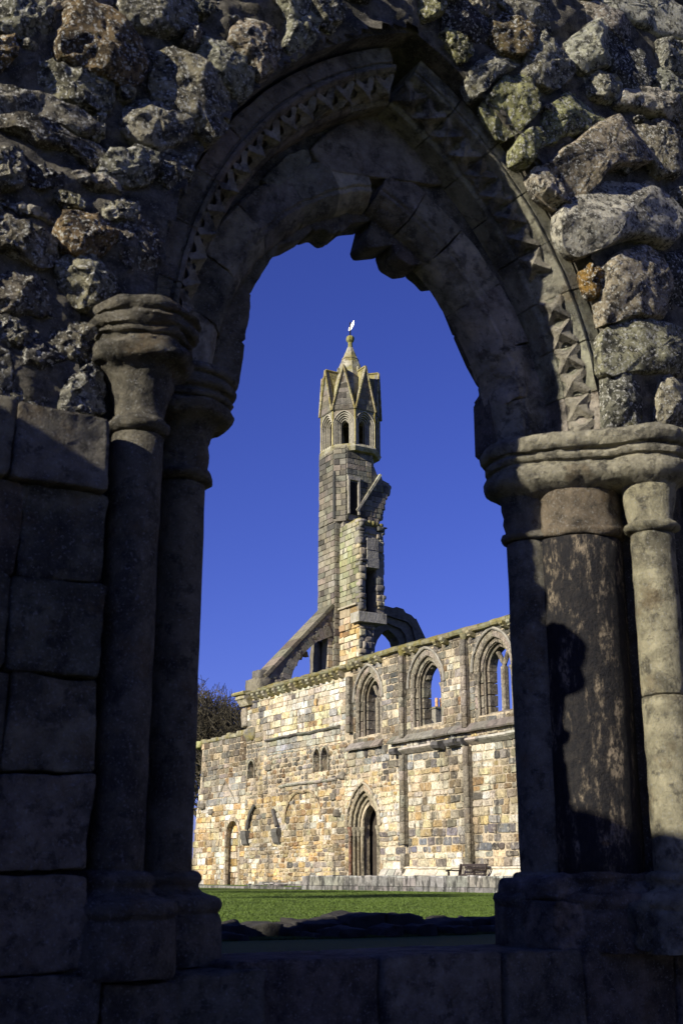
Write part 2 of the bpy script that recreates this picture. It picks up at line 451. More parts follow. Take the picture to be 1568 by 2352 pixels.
tag(mesh('grass_blades', gv, gf, M_blade), 'short mown grass on the sunlit cloister lawn', 'grass', kind='stuff')

# ================================================================== foreground archway
XC, ZS = 3.56, 3.15
arch = tag(empty('ruined_archway', (XC, 5.4, -.55)), 'dark ruined stone archway with dogtooth moulding framing the view', 'archway')
C1, R1 = .923, 2.48           # moulded outer ring: centre offset, extrados radius
def ring_pt(c, R, a, side):
    """side -1: left half, centred right of the axis; angle a from the springing upwards"""
    x = XC - side * c + side * R * cos(a); 
    if side * (x - XC) < 0: x = XC
    return x, ZS + R * sin(a)
def ring_end(c, R): return math.acos(c / R)
def arc_outline(c, R, n=24):
    e = ring_end(c, R)
    right = [ring_pt(c, R, e * i / n, 1) for i in range(n + 1)]
    left = [ring_pt(c, R, e * i / n, -1) for i in range(n, -1, -1)]
    return right + left[1:]
hole = [(1.60, -.3), (5.52, -.3), (5.52, ZS)] + arc_outline(C1, R1 + .02) + [(1.60, ZS)]
core = holed_slab('wall_core', [(-2.2, -.55), (11, -.55), (11, 8.2), (9, 8.6), (6, 8.1), (3, 8.5), (0, 8.0), (-2.2, 7.4)], [hole[1:-1] + [(1.60, ZS), (1.60, -.3)]], 'y', 5.065, 5.80, M_mortar, arch)
# side walls of the ruined room that carry on from the archway towards the viewer
mb = MB(); mb.prism([(2.0, -.55), (5.6, -.55), (5.6, 3.78), (5.0, 3.72), (4.75, 3.60), (4.4, 3.70), (3.8, 3.72), (3.2, 3.78), (2.6, 3.3), (2.3, 2.0), (2.0, 1.2)], 'x', -2.2, -1.5)
mb.build('return_wall', M_mortar, arch)
mb = MB(); mb.prism([(-3.2, -.55), (5.03, -.55), (5.06, 6.0), (3.5, 5.2), (1.0, 4.6), (-1.5, 4.9), (-3.2, 3.0)], 'x', 9.6, 10.4); mb.build('return_wall', M_mortar, arch)

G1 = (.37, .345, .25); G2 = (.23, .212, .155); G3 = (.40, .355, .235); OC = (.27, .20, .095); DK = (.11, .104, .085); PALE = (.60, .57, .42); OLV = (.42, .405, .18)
def L(*p): return [on_y(x * .5, y * .5, 5.0) for x, y in p]                       # survey sheet of the left rubble
def Rr(*p): return [on_y(784 + x * .5, y * .5, 5.03) for x, y in p]               # of the right rubble
def Q(*p): return [on_y(1003.5 + x * .36, 564.5 + y * .36, 5.03) for x, y in p]
STONES = [
 (L((0,-30),(60,-20),(250,30),(240,120),(190,185),(60,150),(-40,130)), G1, .14),
 (L((345,25),(400,40),(560,120),(625,220),(625,330),(560,385),(490,345),(350,300),(275,240),(285,150),(310,80)), OC, .26),
 (L((265,-40),(520,-40),(500,45),(430,60),(350,20),(275,30)), G3, .12),
 (L((570,-10),(830,-20),(880,50),(870,100),(800,150),(720,155),(620,120),(550,80)), G1, .18),
 (L((-40,180),(40,180),(55,240),(40,310),(-40,330)), OC, .15),
 (L((170,310),(240,300),(360,330),(500,390),(510,440),(480,495),(400,490),(260,440),(165,370)), G3, .2),
 (L((-40,370),(80,430),(240,470),(400,540),(430,600),(330,600),(150,560),(-40,520)), G1, .15),
 (L((-40,540),(130,560),(300,610),(480,690),(500,740),(440,760),(330,690),(200,665),(90,600),(-40,585)), G2, .15),
 (L((640,445),(720,470),(840,560),(860,610),(800,660),(740,695),(650,640),(580,580),(590,510)), G1, .2),
 (L((450,520),(490,540),(480,610),(440,620),(430,560)), PALE, .14),
 (L((730,240),(800,240),(920,310),(1040,430),(1045,500),(1010,580),(945,625),(870,560),(760,470),(720,380)), G3, .2),
 (L((930,180),(990,190),(1100,260),(1160,340),(1160,400),(1090,430),(1000,360),(930,290)), G1, .18),
 (L((1050,140),(1160,100),(1230,170),(1290,240),(1260,300),(1190,345),(1120,250)), G3, .18),
 (L((1270,-20),(1390,-20),(1460,80),(1450,160),(1370,240),(1320,190),(1330,90)), G1, .18),
 (L((1400,-30),(1530,-30),(1568,60),(1530,140),(1470,90)), G2, .16),
 (L((880,-10),(1010,-10),(980,60),(920,70)), G2, .1),
 (L((-40,700),(80,700),(120,760),(100,830),(50,860),(-40,855)), G1, .14),
 (L((480,740),(540,690),(640,690),(710,720),(700,800),(620,840),(530,850),(465,800)), G1, .2),
 (L((350,790),(480,810),(550,870),(540,900),(450,860),(370,820)), PALE, .13),
 (L((-40,970),(110,1030),(240,1090),(240,1200),(170,1215),(80,1170),(-40,1140)), G3, .2),
 (L((290,1020),(330,980),(430,1010),(510,1060),(490,1130),(430,1175),(340,1160),(270,1100)), OC, .22),
 (L((290,1180),(400,1180),(490,1220),(570,1350),(520,1400),(380,1400),(290,1310),(270,1240)), G3, .2),
 (L((530,1060),(600,1000),(720,1050),(745,1110),(700,1230),(650,1280),(560,1150)), G2, .12),
 (L((750,690),(850,640),(930,640),(920,690),(850,830),(800,870),(730,760)), G2, .1),
 (L((40,930),(100,930),(280,990),(270,1020),(60,965)), PALE, .12),
 (L((270,890),(330,900),(390,940),(360,970),(290,930)), G3, .16),
 (L((-40,880),(20,900),(30,950),(-40,955)), G2, .1),
 (L((-40,1250),(200,1265),(250,1400),(240,1430),(-40,1430)), G2, .12),
 (L((840,110),(900,90),(960,140),(900,210),(850,190)), G2, .12),
 (L((1000,30),(1100,40),(1150,80),(1050,120),(990,90)), G2, .1),
 (L((640,150),(720,190),(690,300),(640,310),(635,220)), DK, .08),
 (L((480,950),(560,910),(640,960),(600,1000),(510,1010)), PALE, .13),
 (L((140,740),(240,790),(330,810),(300,850),(180,850),(120,830)), DK, .09),
 (L((280,1500),(380,1480),(470,1500),(490,1560),(380,1640),(300,1620)), G2, .1),
 (L((60,1600),(200,1560),(300,1640),(240,1700),(100,1690)), DK, .1),
 (L((-20,1440),(120,1480),(180,1560),(60,1590),(-40,1560)), G2, .1),
 (L((300,1740),(440,1660),(480,1700),(470,1880),(400,1900),(280,1880)), G1, .12),
 (L((-40,1720),(120,1710),(240,1790),(250,1870),(120,1880),(-40,1860)), G2, .1),
 # right of the arch
 (Rr((340,-20),(470,-20),(460,50),(390,100),(345,60)), OLV, .16),
 (Rr((480,30),(560,0),(640,20),(690,100),(640,190),(590,150),(480,130)), DK, .1),
 (Rr((590,-40),(690,-40),(700,60),(640,60)), G1, .12),
 (Rr((700,90),(760,60),(840,90),(890,140),(880,200),(820,240),(740,240),(690,170)), OC, .14),
 (Rr((460,150),(540,180),(600,240),(560,290),(500,220)), OLV, .12),
 (Rr((610,310),(700,230),(780,260),(820,270),(720,370),(640,430),(610,370)), G1, .12),
 (Rr((870,220),(930,160),(1000,170),(1045,260),(1040,350),(970,400),(890,380),(840,330)), G1, .18),
 (Rr((680,460),(740,390),(850,340),(900,410),(860,520),(780,605),(720,530)), OLV, .14),
 (Rr((1030,210),(1110,150),(1160,125),(1210,210),(1230,290),(1180,310),(1110,330),(1040,240)), PALE, .25),
 (Rr((1160,140),(1280,170),(1400,300),(1380,400),(1280,390),(1230,310),(1200,200)), DK, .14),
 (Rr((1010,-20),(1180,30),(1420,140),(1430,240),(1390,290),(1250,170),(1130,120),(1040,140),(1010,80)), G1, .12),
 (Rr((720,-40),(1000,-40),(1000,130),(900,130),(800,70)), G1, .12),
 (Rr((1150,-20),(1600,-20),(1600,180),(1440,150),(1290,60)), PALE, .12),
 (Rr((1450,190),(1600,200),(1600,330),(1490,320)), G1, .12),
 (Rr((1390,310),(1470,330),(1600,420),(1600,490),(1450,430)), G1, .14),
 (Rr((1280,420),(1380,415),(1500,470),(1550,540),(1480,545),(1390,520),(1290,490)), PALE, .2),
 (Rr((960,510),(1040,450),(1120,430),(1230,450),(1250,530),(1190,570),(1060,610),(960,650),(900,640),(960,560)), OLV, .15),
 (Rr((1120,330),(1240,360),(1280,430),(1240,470),(1150,430)), G1, .13),
 (Rr((820,650),(880,600),(960,560),(920,650),(870,745),(820,720)), OLV, .12),
 (Rr((960,770),(1050,690),(1130,620),(1260,560),(1340,620),(1390,720),(1330,770),(1200,780),(1130,870),(1040,920),(960,860)), G3, .26),
 (Rr((1330,590),(1440,610),(1530,680),(1540,800),(1440,800),(1400,720)), G3, .2),
 (Rr((1060,950),(1160,880),(1240,860),(1330,880),(1440,920),(1500,990),(1500,1080),(1460,1130),(1330,1080),(1230,1110),(1130,1155),(1070,1100),(1050,1020)), PALE, .24),
 (Q((1090,130),(1200,60),(1300,40),(1400,100),(1470,230),(1440,330),(1400,450),(1240,430),(1110,460),(1090,300)), (.42,.37,.25), .2),
 (Q((975,130),(1040,140),(1060,220),(1060,300),(1010,290),(975,190)), (.36,.20,.05), .06),
 (Rr((890,790),(950,780),(1000,860),(1040,930),(980,920),(920,860)), PALE, .1),
 (Q((1120,570),(1200,500),(1300,490),(1400,510),(1500,530),(1640,560),(1640,800),(1430,800),(1130,790)), G3, .14),
 (Q((1128,805),(1335,810),(1340,1140),(1138,1180)), G2, .07),
 (Q((1430,800),(1640,800),(1640,1170),(1430,1165)), G3, .12),
 (Rr((1510,520),(1600,500),(1600,620),(1540,620)), OC, .1),
 (Rr((1500,1120),(1600,1080),(1600,1400),(1510,1390)), DK, .06),
]
rng = random.Random(11)
SUR = {}
for k, (poly, colr, pr) in enumerate(STONES):
    vs, fs = rock(poly, 5.14, 5.045 - pr * .52, 100 + k, n=72, rough=.026, tilt=.12, facet=.62, grow_=1.22)
    auto_smooth(mesh('rubble_stone', vs, fs, M_rubble, arch, jitcol(colr, rng)), 34)
# lumpy mortar bed between the stones
gx = [.35 + i * .045 for i in range(142)]; gz = [2.5 + i * .045 for i in range(104)]
def in_hole(x, z):
    if z < 3.12: return 1.60 < x < 5.52
    return math.hypot(x - (XC + (C1 if x < XC else -C1)), z - ZS) < R1 + .035
vs = []; fs = []; nxg = len(gx)
for z in gz:
    for x in gx:
        q = Vector((x, 0, z))
        vs.append((x, 5.025 - .045 * max(-.8, noise.noise(q * 3.1)) - .035 * noise.noise(q * 9) - .02 * noise.noise(q * 23) + (.03 if x > XC else 0), z))
for j in range(len(gz) - 1):
    for i in range(nxg - 1):
        if not in_hole(gx[i] + .022, gz[j] + .022): fs.append((j * nxg + i, j * nxg + i + 1, (j + 1) * nxg + i + 1, (j + 1) * nxg + i))
mesh('mortar_bed', vs, fs, M_mortar, arch, smooth=True)
# smaller packing stones between the large ones
cent = [(sum(a for a, b in p) / len(p), sum(b for a, b in p) / len(p), max(max(a for a, b in p) - min(a for a, b in p), .1)) for p, c_, d_ in STONES]
def inpoly(x, z, p):
    r = False
    for i in range(len(p)):
        (a, b), (c_, d_) = p[i], p[i - 1]
        if (b > z) != (d_ > z) and x < (c_ - a) * (z - b) / (d_ - b) + a: r = not r
    return r
placed = []
for k in range(5200):
    x = rng.uniform(.4, 6.6); z = rng.uniform(2.62, 7.0); r = rng.choice((.04, .05, .06, .08, .12))
    if x > 1.75 and z < 3.3: continue
    if math.hypot(x - (XC + (C1 if x < XC else -C1)), z - ZS) < R1 + r + .03 and z > ZS: continue
    if any(inpoly(x + r * .75 * cos(a), z + r * .6 * sin(a), p) for p, c_, d_ in STONES for a in (0, 1.57, 3.14, 4.71, 7)): continue
    if any(math.hypot(x - a, z - b) < (r + c_) * 1.0 for a, b, c_ in placed): continue
    placed.append((x, z, r))
    m = rng.randint(5, 8); a0 = rng.uniform(0, 6)
    poly = [(x + r * 1.25 * rng.uniform(.7, 1.1) * cos(a0 + 2 * pi * i / m), z + r * rng.uniform(.6, .95) * sin(a0 + 2 * pi * i / m)) for i in range(m)]
    vs, fs = rock(poly, 5.16, 5.0 - r * rng.uniform(.1, .7), 700 + k, n=22, rough=.012, tilt=.2, facet=.9)
    auto_smooth(mesh('packing_stone', vs, fs, M_rubble, arch, jitcol(rng.choice((G1, G2, G3, DK)), rng)), 34)
    if len(placed) > 210: break

# left pier of squared blocks beside the column
zb = [-.56, .03, .24, .61, .99, 1.39, 1.79, 2.20, 2.55]
for k in range(len(zb) - 1):
    e = (1.80, 1.80, 1.735, 1.74, 1.745, 1.745, 1.735, 1.725)[k]; j = rng.uniform(1.26, 1.38)
    fr = (4.74, 4.78, 4.83, 4.85, 4.86, 4.85, 4.86, 4.82)[k]
    for a, b in ((j, e), (.55, j)):
        vs, fs = rock(rect(a + .004, b - .003, zb[k] + .003, zb[k + 1] - .003, .008, rng), 5.2, fr + rng.uniform(-.015, .015), 40 + k, n=72, rough=.013, flat=True, ch=1)
        mesh('pier_block', vs, fs, M_dress, arch, jitcol((.26, .235, .17), rng, .25), smooth=True)
for (a, b, z0, z1) in ((1.02, 1.36, 2.57, 2.86), ):
    vs, fs = rock(rect(a, b, z0, z1, .03, rng), 5.2, 5.0, 77, n=40, rough=.02, ch=1)
    mesh('rubble_stone', vs, fs, M_rubble, arch, G2, smooth=True)

# jambs behind the shafts
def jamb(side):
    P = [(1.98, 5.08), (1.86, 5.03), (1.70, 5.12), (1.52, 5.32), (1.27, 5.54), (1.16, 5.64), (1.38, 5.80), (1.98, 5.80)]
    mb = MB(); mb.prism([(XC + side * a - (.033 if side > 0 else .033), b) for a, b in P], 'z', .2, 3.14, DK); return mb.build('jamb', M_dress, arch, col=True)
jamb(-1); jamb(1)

SHC = (.25, .228, .165)
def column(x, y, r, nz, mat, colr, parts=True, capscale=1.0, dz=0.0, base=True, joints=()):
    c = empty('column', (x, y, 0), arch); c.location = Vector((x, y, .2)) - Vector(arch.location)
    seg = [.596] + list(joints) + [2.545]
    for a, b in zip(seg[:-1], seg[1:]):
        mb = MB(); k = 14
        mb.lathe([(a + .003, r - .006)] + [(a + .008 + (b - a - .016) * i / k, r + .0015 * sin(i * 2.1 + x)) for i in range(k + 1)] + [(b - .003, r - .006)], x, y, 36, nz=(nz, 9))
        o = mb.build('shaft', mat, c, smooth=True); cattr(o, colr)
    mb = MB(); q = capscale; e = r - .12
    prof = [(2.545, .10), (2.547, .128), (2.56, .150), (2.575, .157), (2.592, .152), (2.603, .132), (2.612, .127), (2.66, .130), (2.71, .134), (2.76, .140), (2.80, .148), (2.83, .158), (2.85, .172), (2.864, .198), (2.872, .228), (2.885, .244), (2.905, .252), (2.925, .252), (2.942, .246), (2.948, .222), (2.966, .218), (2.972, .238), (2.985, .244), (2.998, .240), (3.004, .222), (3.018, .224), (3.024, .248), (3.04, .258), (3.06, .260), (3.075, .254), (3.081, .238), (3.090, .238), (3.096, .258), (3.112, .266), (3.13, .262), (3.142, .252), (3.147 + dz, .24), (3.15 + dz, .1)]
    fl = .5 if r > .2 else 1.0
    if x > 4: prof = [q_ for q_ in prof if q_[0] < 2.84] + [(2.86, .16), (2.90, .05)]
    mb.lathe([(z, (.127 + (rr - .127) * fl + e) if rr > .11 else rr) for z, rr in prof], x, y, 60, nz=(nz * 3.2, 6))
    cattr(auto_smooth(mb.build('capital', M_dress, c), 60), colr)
    if base:
        prof = [(.205, .1), (.206, .262), (.22, .268), (.40, .266), (.425, .258), (.432, .250), (.44, .256), (.455, .266), (.475, .268), (.495, .258), (.508, .235), (.515, .205), (.525, .175), (.54, .158), (.556, .153), (.565, .160), (.58, .168), (.60, .165), (.612, .15), (.62, .125), (.622, .08)]
        mb = MB(); mb.lathe([(z, (rr + e) if rr > .1 else rr) for z, rr in prof], x, y, 44, nz=(nz * (3 if x > 4 else 1.2), 8))
        cattr(auto_smooth(mb.build('base', M_dress, c), 60), colr)
    return c
def cattr(o, colr):
    me = o.data; a = me.color_attributes.get('col') or me.color_attributes.new('col', 'FLOAT_COLOR', 'POINT')
    arr = np.ones((len(me.vertices), 4), np.float32); arr[:, :3] = colr; a.data.foreach_set('color', arr.ravel()); return o
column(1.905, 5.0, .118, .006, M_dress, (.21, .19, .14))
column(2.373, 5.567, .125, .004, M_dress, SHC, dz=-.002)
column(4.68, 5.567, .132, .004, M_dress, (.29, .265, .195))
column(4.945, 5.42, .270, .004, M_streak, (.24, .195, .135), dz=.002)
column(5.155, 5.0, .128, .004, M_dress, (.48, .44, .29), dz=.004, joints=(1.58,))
# one continuous moulded ledge over the three right-hand shafts
def ledge_sdf(x, y):
    ds = [math.hypot(x - a, y - b) - r for a, b, r in ((4.68, 5.567, .127), (4.90, 5.38, .17), (5.155, 5.0, .127))]
    k = .10; return -k * math.log(sum(math.exp(-d / k) for d in ds))
LP = [(2.80, .0), (2.83, .05), (2.855, .095), (2.875, .118), (2.90, .128), (2.93, .130), (2.955, .122), (2.962, .096), (2.985, .094), (2.992, .116), (3.012, .126), (3.03, .122), (3.036, .100), (3.052, .100), (3.058, .128), (3.08, .144), (3.11, .150), (3.135, .142), (3.158, .118), (3.162, -.05)]
vs = []; fs = []; na = 110; CX_, CY_ = 5.32, 5.78
for z, o_ in LP:
    for k in range(na):
        a = radians(165 + 150 * k / (na - 1)); lo, hi = 0.0, 1.6
        d_ = Vector((cos(a), sin(a))); t_ = 1.5
        while t_ > .05 and ledge_sdf(CX_ + d_.x * t_, CY_ + d_.y * t_) > o_ - .005: t_ -= .012
        q = Vector((CX_ + d_.x * t_, CY_ + d_.y * t_, z)); q += noise.noise_vector(Vector((q.x * 5, q.y * 5, q.z * 9))) * .012 + noise.noise_vector(Vector((q.x * 14, q.y * 14, q.z * 40))) * .006
        vs.append(q)
m = len(LP)
for i in range(m - 1):
    for k in range(na - 1): fs.append((i * na + k, i * na + k + 1, (i + 1) * na + k + 1, (i + 1) * na + k))
b_ = len(vs); vs += [(CX_, CY_, LP[0][0]), (CX_, CY_, LP[-1][0])]
for k in range(na - 1): fs += [(k + 1, k, b_), ((m - 1) * na + k, (m - 1) * na + k + 1, b_ + 1)]
auto_smooth(mesh('moulded_ledge', vs, fs, M_dress, arch, (.44, .405, .29), fix=True), 50)
# plinth courses and the sill across the opening
def stone(poly, back, front, seed, colr, name='plinth_block', rough=.018, mat=None, flat=True, n=56, ch=1):
    vs, fs = rock(poly, back, front, seed, n=n, rough=rough, flat=flat, ch=ch)
    return mesh(name, vs, fs, mat or M_dress, arch, jitcol(colr, rng, .15), smooth=True)
for a, b, fr in ((1.80, 2.13, 4.80), (2.13, 2.66, 5.06)): stone(rect(a + .004, b - .004, -.3, .205, .006, rng), 5.7, fr, int(a * 100), (.25, .225, .165))
for a, b, fr in ((4.42, 4.80, 5.18), (4.80, 5.22, 4.98), (5.22, 5.8, 4.84)):
    stone(rect(a + .004, b - .004, .21, .47, .01, rng), 5.7, fr, int(a * 100) + 3, (.30, .27, .20), rough=.03)
    stone(rect(a + .03, b + .03, .46, .60, .01, rng), 5.7, fr + .09, int(a * 100) + 4, (.30, .27, .20), rough=.028, flat=False)
for a, b in ((2.50, 3.30), (3.30, 4.02), (4.02, 4.55), (4.55, 5.2), (5.2, 5.9)):
    stone(rect(a + .008, b - .008, -.25, .235, .006, rng), 5.75, 5.12, int(a * 77), (.26, .235, .175), name='sill_stone', rough=.014, n=72)
for a, b in ((1.2, 2.1), (2.1, 3.0), (3.0, 3.75), (3.75, 4.6), (4.6, 5.5)):
    stone(rect(a + .008, b - .008, -.6, -.26, .006, rng), 5.75, 5.0, int(a * 57), (.26, .235, .175), name='sill_stone', rough=.014, n=60)
mb = MB(); mb.box((1.7, 5.3, -.55), (5.9, 5.7, .2), DK); mb.build('sill_core', M_mortar, arch)

# rings of voussoirs
def voussoir(c, prof, a0, a1, side, mat, colr, seed, name='voussoir', k=8, rough=.004):
    """prof: closed list of (radius, Y); swept from angle a0 to a1"""
    vs = []; fs = []; m = len(prof); off = Vector((seed * 3.7, seed * 1.3, 0))
    for i in range(k + 1):
        a = a0 + (a1 - a0) * i / k
        for R, Y in prof:
            ee = ring_end(c, R); x, z = ring_pt(c, R, min(a, ee), side)
            q = Vector((x, Y, z)); q += noise.noise_vector(q * 7 + off) * rough + noise.noise_vector(q * 22 + off) * rough * .6
            vs.append(q)
    for i in range(k):
        for j in range(m): fs.append((i * m + j, i * m + (j + 1) % m, (i + 1) * m + (j + 1) % m, (i + 1) * m + j))
    fs += [tuple(range(m - 1, -1, -1)), tuple(range(k * m, (k + 1) * m))]
    o = mesh(name, vs, fs, mat, arch, colr, fix=True); return auto_smooth(o, 35)
def fine(prof, step=.035):
    out = []
    for i in range(len(prof)):
        a, b = prof[i], prof[(i + 1) % len(prof)]; n = max(1, int(math.hypot(b[0] - a[0], b[1] - a[1]) / step))
        out += [(a[0] + (b[0] - a[0]) * q / n, a[1] + (b[1] - a[1]) * q / n) for q in range(n)]
    return out
P1 = fine([(R1, 5.60), (R1, 5.192), (R1 - .006, 5.180), (R1 - .095, 5.180), (R1 - .10, 5.196), (R1 - .112, 5.196), (R1 - .118, 5.176), (R1 - .138, 5.173), (R1 - .150, 5.192), (R1 - .158, 5.230), (R1 - .245, 5.345), (R1 - .262, 5.345), (R1 - .28, 5.365), (R1 - .28, 5.60)])
C2, R2 = .47, 1.78
P2 = fine([(R2, 5.76), (R2, 5.512), (R2 - .012, 5.50), (R2 - .19, 5.50), (R2 - .20, 5.515), (R2 - .225, 5.515), (R2 - .29, 5.60), (R2 - .31, 5.66), (R2 - .31, 5.76)])
def dogtooth(c, R, a, side, par, seed):
    r_ = random.Random(seed)
    x, z = ring_pt(c, R, a, side); s = .076
    T = Vector((-side * sin(a) * 1.0, 0, cos(a)))                      # along the ring
    inw = Vector((-side * cos(a), 0, -sin(a)))                          # towards the opening
    e = (inw * .087 + Vector((0, .115, 0))).normalized(); n = (inw * .115 - Vector((0, .087, 0))).normalized()
    O = Vector((x, 5.287, z)) + inw * .0
    def P(u, v, h): return O + T * u + e * v + n * (h * r_.uniform(.6, 1.1))
    w_ = .030
    vs = []; fs = []
    # four leaves meeting in a raised point: ribs to the corners with hollows between
    ap = P(0, 0, .080)
    cs = [(-s, -s), (s, -s), (s, s), (-s, s)]
    vs.append(ap)
    for (u, v) in cs:
        l = 1 / math.hypot(u, v); tu, tv = -v * l * w_, u * l * w_
        vs += [P(u, v, .026), P(u + tu, v + tv, -.005), P(u - tu, v - tv, -.005), P(u * .45 + tu, v * .45 + tv, .028), P(u * .45 - tu, v * .45 - tv, .028), P(u * .45, v * .45, .056)]
    for i in range(4):
        b = 1 + i * 6; nb = 1 + ((i + 1) % 4) * 6
        fs += [(0, b + 5, b + 3), (0, b + 4, b + 5), (b + 5, b, b + 1, b + 3), (b + 4, b + 2, b, b + 5)]
        fs += [(0, b + 3, nb + 4)]
    mesh('dogtooth', vs, fs, M_dress, par, (.46, .42, .32), fix=True)
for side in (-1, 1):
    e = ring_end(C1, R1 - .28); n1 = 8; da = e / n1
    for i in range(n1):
        lit = side > 0  # right half gets a paler stone colour for the sunlight on it
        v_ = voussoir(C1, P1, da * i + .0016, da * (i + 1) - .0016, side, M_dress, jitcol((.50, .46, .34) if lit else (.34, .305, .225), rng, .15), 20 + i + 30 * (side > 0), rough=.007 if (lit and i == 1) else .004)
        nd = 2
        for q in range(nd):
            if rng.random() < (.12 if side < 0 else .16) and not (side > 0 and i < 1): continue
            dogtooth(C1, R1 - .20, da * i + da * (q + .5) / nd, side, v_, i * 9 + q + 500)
    e2 = ring_end(C2, R2 - .31); cuts = [0, .17, .34, .53, .72, .87, 1.0]
    for i in range(len(cuts) - 1):
        er = .030 if (side > 0 and i == 1) else .009
        voussoir(C2, P2, e2 * cuts[i] + .0022, e2 * cuts[i + 1] - .0022, side, M_dress, jitcol((.44, .40, .305), rng, .35), 80 + i + 30 * (side > 0), k=10, rough=er)
# spandrel filling between the two rings
out = arc_outline(C1, R1 - .20); inn = arc_outline(C2, R2 - .26)
mb = MB(); mb_poly = out + list(reversed(inn))
holed_slab('spandrel', out + [(1.95, ZS), ], [], 'y', 5.53, 5.54, M_mortar, arch) if False else None
n = len(out); vs = []; fs = []
for y in (5.60, 5.70):
    vs += [(a, y, b) for a, b in out] + [(a, y, b) for a, b in inn]
for i in range(n - 1):
    fs += [(i, i + 1, n + i + 1, n + i), (2 * n + i, 3 * n + i, 3 * n + i + 1, 2 * n + i + 1)]
    fs += [(i, 2 * n + i, 2 * n + i + 1, i + 1), (n + i, n + i + 1, 3 * n + i + 1, 3 * n + i)]
mesh('spandrel', vs, fs, M_mortar, arch, fix=True)
inn = arc_outline(C2, R2 - .02); vs = []; fs = []
for y in (5.53, 5.59):
    vs += [(a, y, b) for a, b in out] + [(a, y, b) for a, b in inn]
for i in range(n - 1):
    fs += [(i, i + 1, n + i + 1, n + i), (2 * n + i, 3 * n + i, 3 * n + i + 1, 2 * n + i + 1)]
mesh('spandrel', vs, fs, M_mortar, arch, fix=True)
def T(*p): return [on_y(x, y, 5.5) for x, y in p]
for k, poly in enumerate((T((715,338),(770,292),(840,262),(905,270),(960,315),(1030,400),(1010,425),(880,408),(755,392),(722,362)), T((600,418),(660,352),(706,342),(716,372),(640,428)), T((905,262),(985,318),(1050,398),(1038,402),(965,312)), T((1035,405),(1060,425),(1120,515),(1090,500)), T((1130,545),(1185,640),(1205,700),(1190,690),(1140,590)), T((560,470),(596,422),(628,432),(575,520)))):
    vs, fs = rock(poly, 5.66, 5.497, 300 + k, n=40, rough=.007, flat=True, ch=1)
    mesh('spandrel_stone', vs, fs, M_dress, arch, jitcol((.38, .345, .265), rng), smooth=True)
# broken inner order: stubs of lost cusped tracery round the opening
SIL = [(2.735,3.16),(2.77,3.48),(2.80,3.79),(2.87,3.95),(2.97,4.15),(3.08,4.21),(3.20,4.31),(3.28,4.36),(3.34,4.33),(3.40,4.36),(3.46,4.44),(3.51,4.47),(3.62,4.51),(3.58,4.35),(3.61,4.32),(3.77,4.38),(3.80,4.30),(3.90,4.27),(4.00,4.31),(4.07,4.28),(4.12,4.24),(4.20,4.27),(4.29,4.15),(4.37,3.98),(4.47,3.79),(4.56,3.66),(4.57,3.61),(4.52,3.54),(4.52,3.16)]
def outer_of(p):
    cx, cz = 3.56, 3.3; d = Vector((p[0] - cx, p[1] - cz)); d = d.normalized()
    if p[1] < 3.3: return (XC + (1.42 if p[0] > XC else -1.42), p[1])
    t = 0.6
    while True:
        q = (cx + d.x * t, cz + d.y * t)
        if math.hypot(q[0] - (XC + (C2 if q[0] < XC else -C2)), q[1] - ZS) > R2 - .16 or t > 3: return q
        t += .02
for k, (i0, i1) in enumerate(((0, 1), (1, 2), (2, 4), (4, 6), (6, 9), (9, 12), (12, 15), (15, 18), (18, 21), (21, 23), (23, 25), (25, 27), (27, 28))):
    inner = SIL[i0:i1 + 1]; outr = [outer_of(p) for p in reversed(inner)]
    mid = []
    for a, b in zip(inner[:-1], inner[1:]):
        mid += [a, ((a[0] + b[0]) / 2, (a[1] + b[1]) / 2)]
    mid.append(inner[-1])
    vs, fs = rock(mid + outr, 5.86, 5.66 if k < 8 else 5.70, 330 + k, n=44, rough=.012, flat=True, ch=1)
    mesh('broken_cusp', vs, fs, M_dress, arch, jitcol((.22, .195, .145), rng), smooth=True)
# ================================================================== low ruins on the lawn
foot = tag(empty('ruined_footing', (7.5, 12, 0)), 'low dark line of broken stones across the lawn just beyond the archway', 'ruined wall')
rng = random.Random(21)
def lump(x0, x1, y0, y1, z0, z1, seed, mat, par, name, colr, rough=.03, n=8):
    """rough stone lying on the ground: a subdivided box pushed about by noise"""
    bm = bmesh.new(); bmesh.ops.create_cube(bm, size=1); bmesh.ops.subdivide_edges(bm, edges=bm.edges[:], cuts=n if max(x1-x0, y1-y0) > .3 else 3, use_grid_fill=True)
    off = Vector((seed * 7.1, seed * 3.3, seed))
    vs = []
    for v in bm.verts:
        q = v.co; l = max(abs(q.x), abs(q.y), abs(q.z)) * 2
        s = q.normalized() * .5 * 1.25
        q = q.lerp(s, .22)
        p_ = Vector(((x0 + x1) / 2 + q.x * (x1 - x0), (y0 + y1) / 2 + q.y * (y1 - y0), (z0 + z1) / 2 + q.z * (z1 - z0)))
        p_ += noise.noise_vector(p_ * 3 + off) * rough + noise.noise_vector(p_ * 9 + off) * rough * .5
        vs.append(p_)
    fs = [tuple(v.index for v in f.verts) for f in bm.faces]; bm.free()
    return mesh(name, vs, fs, mat, par, colr, smooth=True)
x = 3.2; k = 0
